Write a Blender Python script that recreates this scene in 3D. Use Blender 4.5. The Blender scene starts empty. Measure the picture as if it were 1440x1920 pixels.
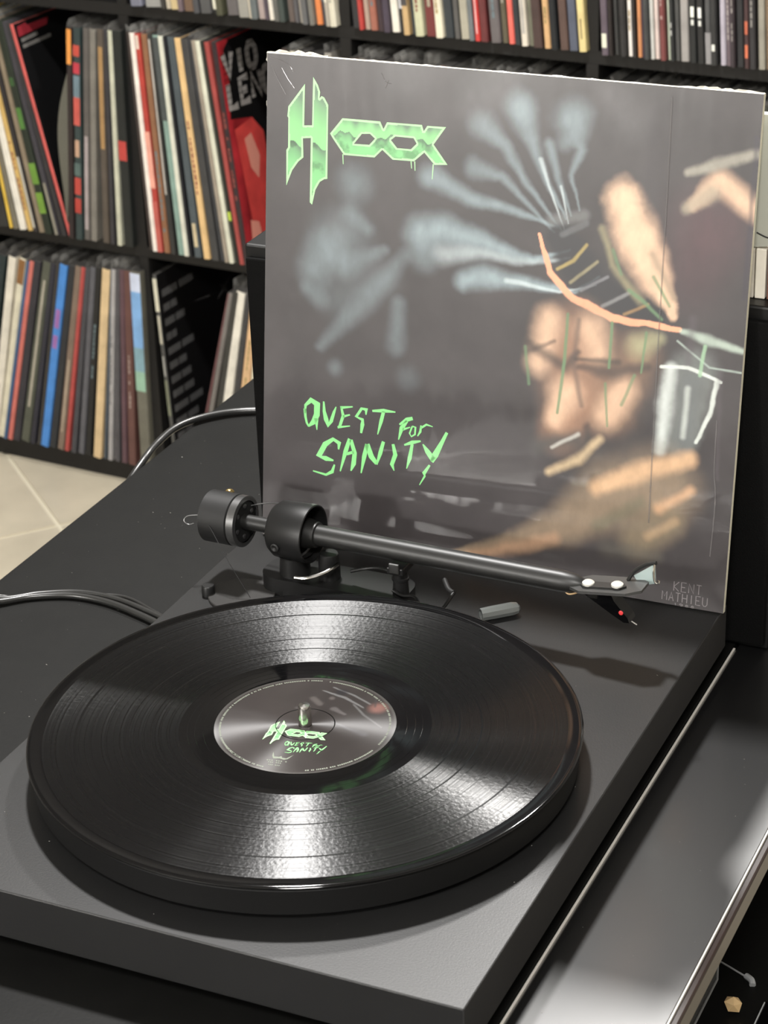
import bpy, bmesh, math, random
import numpy as np
from mathutils import Vector, Matrix, Euler
from mathutils.geometry import tessellate_polygon
random.seed(7)
SC = bpy.context.scene
COL = SC.collection

# ---------------------------------------------------------------- camera
cam_d = bpy.data.cameras.new('camera'); cam = bpy.data.objects.new('camera', cam_d); COL.objects.link(cam)
cam.location = (0.65104, -0.76796, 0.66554)
cam.rotation_euler = (1.11561, 0.03343, 0.42496)
cam_d.sensor_fit = 'VERTICAL'; cam_d.sensor_height = 36.0
cam_d.lens = 4247.5 / 1920 * 36.0
cam_d.clip_start = 0.02
cam_d.dof.use_dof = True; cam_d.dof.focus_distance = 1.34; cam_d.dof.aperture_fstop = 24
SC.camera = cam

# ---------------------------------------------------------------- world, lamps, exposure
SC.view_settings.view_transform = 'Standard'
SC.view_settings.look = 'None'
SC.view_settings.exposure = 0.2
SC.view_settings.gamma = 1.0
SC.view_settings.use_curve_mapping = False
W = bpy.data.worlds.new('room_air'); SC.world = W; W.use_nodes = True
W.node_tree.nodes['Background'].inputs[0].default_value = (0.5, 0.5, 0.49, 1)
W.node_tree.nodes['Background'].inputs[1].default_value = 0.2

def area(name, loc, aim, size, power, col):
    l = bpy.data.lights.new(name, 'AREA'); l.shape = 'DISK'; l.size = size; l.energy = power; l.color = col
    o = bpy.data.objects.new(name, l); COL.objects.link(o); o.location = loc
    o.rotation_euler = (Vector(aim) - Vector(loc)).to_track_quat('-Z', 'Y').to_euler()
    return o
area('ceiling_lamp_shelf', (0.05, 1.68, 1.47), (0.16, 0.17, 0.0), 0.13, 34, (1.0, 0.975, 0.94))
area('ceiling_lamp_middle', (-0.27, 0.85, 1.62), (-0.05, 0.6, -0.4), 0.14, 46, (1.0, 0.98, 0.96))
area('front_fill_light', (0.75, -1.3, 1.66), (0.3, -0.1, -0.2), 0.5, 52, (1.0, 0.975, 0.94))  # added fill, out of view, to brighten the album's front
pl = bpy.data.lights.new('wall_glow_fill', 'POINT'); pl.energy = 74; pl.shadow_soft_size = 0.07; pl.color = (1.0, 0.975, 0.94)
po = bpy.data.objects.new('wall_glow_fill', pl); COL.objects.link(po); po.location = (-0.85, -1.97, 0.76)  # added unseen source: brightens the front wall that the album's film mirrors

# ---------------------------------------------------------------- helpers
def lin(c):
    return tuple((x / 255 / 12.92) if x / 255 <= 0.04045 else ((x / 255 + 0.055) / 1.055) ** 2.4 for x in c)

def mat(name, col, rough=0.5, metal=0.0, spec=0.5, coat=0.0, coat_rough=0.1, mottle=0.0, mscale=40.0, bump=0.0, bscale=300.0, trans=0.0, alpha=1.0, ior=1.5):
    m = bpy.data.materials.new(name); m.use_nodes = True
    nt = m.node_tree; p = nt.nodes['Principled BSDF']
    c = lin(col) + (1.0,)
    p.inputs['Base Color'].default_value = c
    p.inputs['Roughness'].default_value = rough
    p.inputs['Metallic'].default_value = metal
    p.inputs['Specular IOR Level'].default_value = spec
    p.inputs['Coat Weight'].default_value = coat
    p.inputs['Coat Roughness'].default_value = coat_rough
    p.inputs['Transmission Weight'].default_value = trans
    p.inputs['Alpha'].default_value = alpha
    p.inputs['IOR'].default_value = ior
    if mottle or bump:
        tc = nt.nodes.new('ShaderNodeTexCoord')
    if mottle:
        n = nt.nodes.new('ShaderNodeTexNoise'); n.inputs['Scale'].default_value = mscale; n.inputs['Detail'].default_value = 4
        nt.links.new(tc.outputs['Object'], n.inputs['Vector'])
        mr = nt.nodes.new('ShaderNodeMapRange'); mr.inputs['From Min'].default_value = 0.3; mr.inputs['From Max'].default_value = 0.7
        mr.inputs['To Min'].default_value = 1 - mottle; mr.inputs['To Max'].default_value = 1 + mottle
        nt.links.new(n.outputs['Fac'], mr.inputs['Value'])
        hsv = nt.nodes.new('ShaderNodeHueSaturation'); hsv.inputs['Color'].default_value = c
        nt.links.new(mr.outputs['Result'], hsv.inputs['Value'])
        nt.links.new(hsv.outputs['Color'], p.inputs['Base Color'])
    if bump:
        n2 = nt.nodes.new('ShaderNodeTexNoise'); n2.inputs['Scale'].default_value = bscale; n2.inputs['Detail'].default_value = 3
        nt.links.new(tc.outputs['Object'], n2.inputs['Vector'])
        b = nt.nodes.new('ShaderNodeBump'); b.inputs['Strength'].default_value = bump; b.inputs['Distance'].default_value = 0.001
        nt.links.new(n2.outputs['Fac'], b.inputs['Height']); nt.links.new(b.outputs['Normal'], p.inputs['Normal'])
    return m

def vmat(name, rough=0.5, coat=0.0, coat_rough=0.08, coat_bump=0.0, spec=0.4, gain=1.0):
    """flat print whose colours sit in the mesh's colour attribute, optionally under a clear film"""
    m = bpy.data.materials.new(name); m.use_nodes = True; nt = m.node_tree; p = nt.nodes['Principled BSDF']
    a = nt.nodes.new('ShaderNodeAttribute'); a.attribute_name = 'print'
    nt.links.new(a.outputs['Color'], p.inputs['Base Color'])
    p.inputs['Roughness'].default_value = rough; p.inputs['Specular IOR Level'].default_value = spec
    p.inputs['Coat Weight'].default_value = coat; p.inputs['Coat Roughness'].default_value = coat_rough
    if coat_bump:
        tc = nt.nodes.new('ShaderNodeTexCoord'); mp = nt.nodes.new('ShaderNodeMapping'); mp.inputs['Scale'].default_value = (34, 1, 5)
        nt.links.new(tc.outputs['Object'], mp.inputs['Vector'])
        n = nt.nodes.new('ShaderNodeTexNoise'); n.inputs['Scale'].default_value = 1.3; n.inputs['Detail'].default_value = 2
        nt.links.new(mp.outputs['Vector'], n.inputs['Vector'])
        b = nt.nodes.new('ShaderNodeBump'); b.inputs['Strength'].default_value = coat_bump; b.inputs['Distance'].default_value = 0.004
        nt.links.new(n.outputs['Fac'], b.inputs['Height']); nt.links.new(b.outputs['Normal'], p.inputs['Coat Normal'])
    return m

class MB:
    """collects shapes, then links them as ONE mesh object"""
    def __init__(s): s.v = []; s.f = []; s.mi = []
    def add(s, vs, fs, mi=0):
        o = len(s.v); s.v += [tuple(x) for x in vs]; s.f += [tuple(i + o for i in f) for f in fs]; s.mi += [mi] * len(fs); return s
    def box(s, x0, x1, y0, y1, z0, z1, mi=0, bev=0.0):
        if bev <= 0:
            vs = [(x, y, z) for z in (z0, z1) for x, y in ((x0, y0), (x1, y0), (x1, y1), (x0, y1))]
            return s.add(vs, [(3, 2, 1, 0), (4, 5, 6, 7), (0, 1, 5, 4), (1, 2, 6, 5), (2, 3, 7, 6), (3, 0, 4, 7)], mi)
        bm = bmesh.new(); bmesh.ops.create_cube(bm, size=1)
        for v in bm.verts: v.co = Vector(((x0 + x1) / 2 + v.co.x * (x1 - x0), (y0 + y1) / 2 + v.co.y * (y1 - y0), (z0 + z1) / 2 + v.co.z * (z1 - z0)))
        bmesh.ops.bevel(bm, geom=bm.edges[:], offset=bev, segments=2, profile=0.5, affect='EDGES')
        bm.verts.index_update(); s.add([v.co for v in bm.verts], [[v.index for v in f.verts] for f in bm.faces], mi); bm.free(); return s
    def lathe(s, prof, origin=(0, 0, 0), axis=(0, 0, 1), n=48, mi=None, cap=True):
        """prof: (t along axis, radius[, material index of the ring that starts here])"""
        q = Vector(axis).normalized().to_track_quat('Z', 'Y').to_matrix(); o = Vector(origin); vs = []
        for p in prof:
            for k in range(n):
                a = 2 * math.pi * k / n; vs.append(o + q @ Vector((p[1] * math.cos(a), p[1] * math.sin(a), p[0])))
        base = len(s.v); s.v += [tuple(x) for x in vs]
        for i in range(len(prof) - 1):
            m = prof[i][2] if len(prof[i]) > 2 else (mi or 0)
            for k in range(n):
                k2 = (k + 1) % n; s.f.append((base + i * n + k, base + i * n + k2, base + (i + 1) * n + k2, base + (i + 1) * n + k)); s.mi.append(m)
        if cap:
            if prof[0][1] > 1e-6: s.f.append(tuple(base + k for k in reversed(range(n)))); s.mi.append(mi or 0)
            if prof[-1][1] > 1e-6: s.f.append(tuple(base + (len(prof) - 1) * n + k for k in range(n))); s.mi.append(prof[-1][2] if len(prof[-1]) > 2 else (mi or 0))
        return s
    def prism(s, poly, f, h, mi=0):
        """poly of 2D points, f maps (x, y, height) to 3D, h = (low, high)"""
        n = len(poly); vs = [f(x, y, h[0]) for x, y in poly] + [f(x, y, h[1]) for x, y in poly]
        fs = [tuple(reversed(range(n))), tuple(range(n, 2 * n))] + [(i, (i + 1) % n, n + (i + 1) % n, n + i) for i in range(n)]
        return s.add(vs, fs, mi)
    def tube(s, pts, r, n=10, mi=0, smooth=6):
        P = [Vector(p) for p in pts]
        if smooth and len(P) > 2:
            Q = []
            for i in range(len(P) - 1):
                a = P[max(i - 1, 0)]; b = P[i]; c = P[i + 1]; d = P[min(i + 2, len(P) - 1)]
                for k in range(smooth):
                    t = k / smooth; Q.append(0.5 * ((2 * b) + (c - a) * t + (2 * a - 5 * b + 4 * c - d) * t * t + (3 * b - a - 3 * c + d) * t ** 3))
            Q.append(P[-1]); P = Q
        base = len(s.v); prev = None
        for i, p in enumerate(P):
            t = (P[min(i + 1, len(P) - 1)] - P[max(i - 1, 0)]).normalized()
            if prev is None:
                up = Vector((0, 0, 1)) if abs(t.z) < 0.9 else Vector((1, 0, 0)); x = t.cross(up).normalized()
            else:
                x = (prev - t * prev.dot(t)).normalized()
            prev = x; y = t.cross(x); rr = r[min(i * len(r) // len(P), len(r) - 1)] if isinstance(r, (list, tuple)) else r
            for k in range(n):
                a = 2 * math.pi * k / n; s.v.append(tuple(p + x * rr * math.cos(a) + y * rr * math.sin(a)))
        for i in range(len(P) - 1):
            for k in range(n):
                k2 = (k + 1) % n; s.f.append((base + i * n + k, base + i * n + k2, base + (i + 1) * n + k2, base + (i + 1) * n + k)); s.mi.append(mi)
        s.f.append(tuple(base + k for k in reversed(range(n)))); s.mi.append(mi)
        s.f.append(tuple(base + (len(P) - 1) * n + k for k in range(n))); s.mi.append(mi)
        return s
    def build(s, name, mats, parent=None, smooth=False, M=None):
        me = bpy.data.meshes.new(name); me.from_pydata(s.v, [], s.f)
        for m in (mats if isinstance(mats, (list, tuple)) else [mats]): me.materials.append(m)
        me.polygons.foreach_set('material_index', s.mi)
        if smooth: me.polygons.foreach_set('use_smooth', [True] * len(s.f)); 
        me.update()
        o = bpy.data.objects.new(name, me); COL.objects.link(o)
        if parent: o.parent = parent
        if M is not None: o.matrix_local = M
        if smooth:
            try: me.set_sharp_from_angle(angle=math.radians(38))
            except Exception: pass
        return o

def tag(o, label, cat, group=None, kind=None):
    o['label'] = label; o['category'] = cat
    if group: o['group'] = group
    if kind: o['kind'] = kind
    return o
def empty(name, loc=(0, 0, 0), rz=0.0, M=None):
    o = bpy.data.objects.new(name, None); COL.objects.link(o); o.empty_display_size = 0.03
    if M is not None: o.matrix_world = M
    else: o.location = loc; o.rotation_euler = (0, 0, rz)
    return o
def structure(o): o['kind'] = 'structure'; return o

def ribbon(mb, pts, f, mi=0):
    """stroke of changing width: pts (x, y, w) in a plane, f maps (x, y) to 3D"""
    if len(pts) < 2: return
    P = [Vector((p[0], p[1])) for p in pts]; L = []; R = []
    for i, p in enumerate(P):
        t = (P[min(i + 1, len(P) - 1)] - P[max(i - 1, 0)]); t = t.normalized() if t.length > 1e-9 else Vector((1, 0))
        nrm = Vector((-t.y, t.x)) * pts[i][2] * 0.5; L.append(p + nrm); R.append(p - nrm)
    n = len(P); vs = [f(q.x, q.y) for q in L] + [f(q.x, q.y) for q in R]
    mb.add(vs, [(i, n + i, n + i + 1, i + 1) for i in range(n - 1)], mi)

def flat_poly(mb, outer, holes, f, mi=0):
    rings = [[Vector((x, y, 0)) for x, y in outer]] + [[Vector((x, y, 0)) for x, y in h] for h in holes]
    flat = [p for r in rings for p in r]
    mb.add([f(p.x, p.y) for p in flat], [t for t in tessellate_polygon(rings)], mi)

GLYPH = {  # block strokes in a 1 x 1.4 cell
 'A': [[(0, 0), (.5, 1.4), (1, 0)], [(.2, .5), (.8, .5)]], 'C': [[(1, 1.2), (.7, 1.4), (.25, 1.4), (0, 1.1), (0, .3), (.25, 0), (.7, 0), (1, .2)]],
 'E': [[(1, 1.4), (0, 1.4), (0, 0), (1, 0)], [(0, .7), (.75, .7)]], 'H': [[(0, 0), (0, 1.4)], [(1, 0), (1, 1.4)], [(0, .7), (1, .7)]],
 'I': [[(.5, 0), (.5, 1.4)]], 'K': [[(0, 0), (0, 1.4)], [(1, 1.4), (0, .65), (1, 0)]], 'L': [[(0, 1.4), (0, 0), (.9, 0)]],
 'M': [[(0, 0), (0, 1.4), (.5, .6), (1, 1.4), (1, 0)]], 'N': [[(0, 0), (0, 1.4), (1, 0), (1, 1.4)]],
 'O': [[(.3, 0), (0, .35), (0, 1.05), (.3, 1.4), (.7, 1.4), (1, 1.05), (1, .35), (.7, 0), (.3, 0)]],
 'T': [[(0, 1.4), (1, 1.4)], [(.5, 1.4), (.5, 0)]], 'U': [[(0, 1.4), (0, .3), (.3, 0), (.7, 0), (1, .3), (1, 1.4)]],
 'V': [[(0, 1.4), (.5, 0), (1, 1.4)]], '1': [[(.3, 1.1), (.55, 1.4), (.55, 0)]], '9': [[(1, .8), (.3, .7), (0, 1), (.3, 1.4), (.8, 1.4), (1, 1), (.9, .3), (.4, 0)]],
 '8': [[(.5, .75), (.1, 1.05), (.5, 1.4), (.9, 1.05), (.5, .75), (0, .35), (.5, 0), (1, .35), (.5, .75)]]}
def text(mb, s, x, y, w, gap, lw, f, mi=0, h=None):
    for ch in s:
        for st in GLYPH.get(ch, []):
            ribbon(mb, [(x + p[0] * w, y + p[1] * (h / 1.4 if h else w), lw) for p in st], f, mi)
        x += w + gap
# ---------------------------------------------------------------- tables (millimetres along the shelf: foot, head, thickness; then colours)
MID = [(-231.3,-272.3,18.9),(-218.1,-256.1,5.8),(-208.4,-248.5,9.6),(-196.2,-240.0,12.0),(-183.1,-231.5,9.6),(-173.0,-222.5,8.6),(-161.9,-212.2,10.9),(-148.5,-200.0,12.8),(-135.1,-191.1,9.5),(-122.2,-184.1,9.4),(-109.4,-178.0,6.6),(-107.5,-75.7,9.7),(-93.8,-63.5,11.5),(-81.5,-50.0,10.6),(-69.8,-38.8,10.6),(-48.3,-25.8,11.0),(-36.6,-16.5,7.3),(-23.6,-8.5,8.2),(-7.9,1.7,15.9),(30.2,20.7,6.7),(37.9,27.7,8.1),(46.6,36.1,8.9),(57.9,47.4,10.3),(68.4,56.6,8.4),(81.4,65.3,9.7),(90.9,74.0,8.4),(98.1,80.9,4.9),(109.7,90.0,12.3),(124.8,101.6,11.0),(139.5,113.2,12.7),(150.6,121.4,6.5),(158.1,127.4,7.0),(166.0,133.8,7.4),(174.8,141.0,7.8),(183.1,148.2,7.7),(191.0,160.1,9.4)]
CMID = [(60,60,58),(226,190,80),(120,115,100),(226,222,210),(205,172,104),(60,56,56),(140,126,106),(45,55,42),(76,73,80),(62,60,62),(200,92,86),(58,46,46),(60,76,76),(105,100,96),(126,122,114),(100,90,80),(70,68,72),(190,190,170),(40,44,42),(80,68,64),(232,224,214),(190,70,60),(150,106,76),(60,60,58),(130,156,146),(214,214,198),(36,38,44),(85,95,100),(220,185,132),(75,75,75),(70,72,76),(150,140,126),(205,205,186),(45,48,42),(170,75,70),(60,42,46)]
BOT = [(-317.9,-238.1,17.0),(-293.9,-218.1,14.0),(-281.5,-200.5,13.0),(-273.2,-188.3,6.5),(-264.5,-182.0,8.6),(-252.7,-172.3,12.9),(-237.4,-156.3,16.4),(-222.6,-144.3,9.5),(-210.9,-137.1,7.4),(-198.8,-125.1,14.7),(-184.2,-110.8,13.3),(-169.1,-99.4,12.3),(-157.6,-90.8,7.8),(-144.1,-82.3,9.3),(-131.2,-74.3,10.7),(-117.8,-64.4,11.6),(-99.6,-50.3,14.9),(-87.3,-42.3,5.3),(-77.0,-38.6,7.7),(-64.7,-32.1,9.1),(-51.1,-24.1,9.6),(-36.1,-13.9,13.8),(-11.4,-0.9,19.0)]
CBOT = [(45,60,62),(218,212,198),(214,208,186),(70,100,140),(196,110,100),(62,60,68),(95,98,85),(55,55,68),(75,72,68),(70,130,200),(52,55,60),(130,112,98),(186,80,76),(80,80,86),(100,100,106),(38,38,38),(205,180,140),(85,95,105),(160,158,158),(90,88,92),(106,78,86),(112,76,70),(112,110,98)]
CCM = [(120,122,136),(150,150,146),(70,68,65),(190,180,160),(200,180,136),(120,105,110),(125,100,80),(85,85,88),(95,95,95),(60,58,55),(90,90,70),(110,105,105),(150,148,140),(200,190,170),(105,112,112),(165,150,145),(95,85,95),(226,220,206),(105,105,100),(75,85,80),(110,98,92),(100,98,100),(140,135,125),(105,105,105),(120,118,110),(216,130,76),(70,72,80),(165,158,145),(205,200,180)]
CC0 = [(62,62,64),(190,68,62),(170,150,135),(165,105,88),(78,62,66),(84,74,88),(234,228,214),(48,48,48),(190,160,115),(62,68,72),(192,192,160),(132,62,60),(224,216,192),(62,68,72),(100,98,95),(170,165,148),(112,118,120),(214,66,62),(120,58,58),(110,104,104),(105,98,78),(226,108,96),(56,62,66),(215,206,190),(118,118,100),(86,66,62),(206,166,120),(34,38,42),(102,80,72),(92,98,114),(214,196,138)]
CC1 = [(104,92,102),(56,48,46),(78,78,76),(58,56,54),(62,60,60),(236,228,220),(64,60,58),(205,140,95),(62,50,72),(74,76,76),(190,190,184),(216,198,190),(132,72,70),(182,190,170),(56,58,58),(86,86,84),(150,146,142),(44,46,46),(46,46,46),(92,92,92),(58,58,58),(172,166,176),(112,98,104),(72,62,66),(52,52,54),(86,62,62),(60,58,60),(142,138,126),(130,110,88)]
TCM = [(38.0,19.0),(64.4,26.8),(81.3,6.9),(88.2,6.9),(99.3,13.7),(110.9,7.7),(123.6,16.2),(137.7,8.5),(151.2,16.9),(165.1,7.6),(174.3,9.2),(191.5,18.4),(211.4,16.6),(221.8,4.1),(228.4,9.1),(237.9,9.9),(246.5,5.7),(253.1,7.4),(263.3,8.2),(271.4,8.1),(283.2,8.9),(291.7,6.5),(299.0,6.5),(307.1,8.1),(316.8,6.4),(325.2,8.8),(333.2,5.6),(340.0,6.4),(347.6,8.8)]
TC0 = [(379.7,11.0),(389.5,5.5),(396.6,7.1),(406.8,10.2),(417.7,8.6),(427.1,8.6),(437.5,10.9),(448.0,8.5),(457.2,8.5),(465.7,6.9),(475.7,11.5),(490.2,14.5),(503.2,9.9),(515.3,12.9),(526.3,7.5),(537.2,12.8),(547.7,6.7),(555.6,7.5),(565.3,10.4),(580.9,13.4),(592.4,8.1),(601.9,8.1),(611.1,8.8),(621.4,8.8),(629.8,6.6),(640.4,13.1),(652.8,8.7),(663.3,9.4),(675.2,11.5),(687.4,11.5),(699.6,10.0)]
TC1 = [(731.2,9.2),(738.3,4.9),(743.9,4.9),(749.6,4.9),(754.9,5.6),(762.2,6.3),(768.5,4.9),(774.5,5.6),(780.0,4.2),(786.0,6.3),(792.2,4.9),(797.4,5.5),(806.4,6.9),(812.6,4.1),(817.8,4.8),(823.3,6.2),(832.5,11.0),(843.8,8.9),(854.1,8.8),(862.9,7.5),(870.7,8.1),(881.2,7.4),(888.2,6.7),(894.9,5.4),(903.0,9.4),(912.0,6.0),(919.7,8.0),(930.0,8.6),(938.9,7.9)]
H_ = [(26.0,295.4),(14.9,280.8),(14.3,274.7),(15.0,273.7),(15.1,255.6),(13.9,253.8),(14.2,231.7),(18.1,241.5),(22.3,247.4),(25.7,250.2),(25.2,262.0),(30.6,262.7),(30.6,222.7),(32.2,221.4),(34.3,230.9),(37.2,236.1),(40.2,238.1),(42.3,238.5),(42.0,283.9),(39.2,288.2),(37.4,288.9),(36.0,287.4),(36.4,291.2),(34.8,295.4),(31.5,300.0),(31.3,270.5),(25.9,270.0)]
E_ = [(43.6,266.6),(51.7,276.6),(68.1,276.8),(77.0,276.8),(79.3,272.4),(81.5,276.7),(94.6,276.9),(104.5,277.1),(105.8,273.4),(108.0,276.8),(120.2,277.1),(112.5,266.0),(122.0,254.6),(113.5,253.8),(106.6,260.6),(100.0,254.7),(85.9,254.4),(78.9,259.7),(73.8,254.6),(53.2,254.3),(45.1,264.3)]
h1_ = [(65.0,268.2),(70.4,268.7),(73.8,266.1),(70.1,262.0),(59.8,261.7)]
h2_ = [(84.4,266.2),(87.3,268.6),(99.3,268.6),(101.4,265.5),(97.7,261.8),(88.7,261.7)]
DRIP = [[(52.5,254.6,0.68),(52.9,248.6,0.45)],[(98.1,254.5,0.68),(98.6,250.2,0.45)],[(100.5,254.7,0.68),(100.9,249.1,0.45)],[(112.7,254.2,0.79),(112.3,245.0,0.45)]]
QUEST = [[(29.8,86.3,0.9),(29.9,91.9,1.58),(33.7,95.8,2.94),(38.1,93.7,3.84),(38.0,86.6,3.39),(35.8,81.5,2.94),(32.2,78.1,0.9)],[(37.7,84.2,2.49),(38.3,76.6,0.45)],[(29.5,89.5,1.69),(30.0,84.3,1.47),(31.0,80.3,1.24),(32.5,78.1,1.02)],[(42.7,96.1,0.9),(43.2,89.7,1.81),(44.6,84.6,2.71),(46.3,81.0,2.94),(48.3,83.9,2.03),(50.1,90.0,1.58),(51.5,93.8,0.56)],[(55.0,94.2,1.13),(56.6,88.6,1.81),(54.1,80.6,1.58)],[(54.4,93.6,1.58),(63.1,95.4,0.68)],[(56.4,88.0,1.36),(61.3,89.9,0.79)],[(52.8,80.4,1.36),(61.5,82.5,0.56)],[(72.4,91.4,0.68),(72.6,94.9,2.26),(69.3,95.1,1.58),(65.7,89.3,1.81),(70.1,87.9,1.81),(70.1,84.7,2.26),(69.3,78.9,1.13)],[(76.7,94.6,1.13),(84.6,95.8,2.03),(92.6,96.0,0.68)],[(84.6,95.5,1.81),(83.0,88.8,2.03),(80.8,79.7,0.56)],[(100.7,91.3,1.58),(97.2,86.2,2.49),(95.3,78.3,0.56)],[(95.6,88.3,0.9),(100.6,92.2,2.26),(104.5,93.6,1.81)],[(97.8,85.3,1.36),(103.0,87.6,0.56)],[(104.4,88.4,0.9),(102.7,83.5,0.9),(104.0,81.6,0.9),(106.4,83.4,1.02),(106.6,88.1,1.13),(104.4,88.4,0.9)],[(110.4,89.8,0.9),(110.0,85.7,1.36),(108.2,82.5,0.56)],[(110.2,88.0,1.13),(114.0,90.9,1.13),(118.3,90.1,0.45)],[(53.8,65.8,0.9),(54.3,70.0,2.49),(49.9,72.1,2.03),(44.3,67.9,2.94),(40.0,59.6,3.39),(45.1,58.5,2.71),(50.4,57.9,0.9)],[(51.2,55.3,0.9),(49.7,50.3,2.03),(45.3,47.6,1.36),(36.0,48.8,0.68)],[(61.5,74.0,2.03),(58.8,65.3,2.49),(55.3,51.4,0.68)],[(62.3,73.5,2.03),(65.2,65.1,2.49),(64.6,57.9,2.71),(62.8,52.8,0.68)],[(59.5,63.6,1.58),(64.4,65.6,1.58)],[(73.6,72.2,2.03),(71.9,63.7,2.49),(70.0,52.4,0.68)],[(73.6,72.2,2.94),(76.9,64.4,3.16),(80.7,60.3,2.03)],[(80.7,59.7,0.9),(83.0,67.7,2.26),(85.0,75.6,1.81)],[(91.6,74.9,1.58),(93.4,68.1,2.49),(91.2,61.3,2.26),(92.9,57.4,0.45)],[(99.3,75.4,0.9),(104.7,77.9,2.03),(110.5,79.6,0.9)],[(104.8,76.8,1.58),(103.3,67.2,2.26),(101.4,60.1,0.45)],[(112.0,77.8,0.68),(115.2,73.6,2.71),(119.7,68.5,3.39)],[(128.0,87.7,1.58),(125.2,81.5,2.03),(120.7,72.1,3.39),(118.5,67.1,1.81)],[(117.1,64.8,1.13),(113.3,58.7,2.03),(114.0,57.1,1.13),(110.6,50.7,0.45)]]
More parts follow.
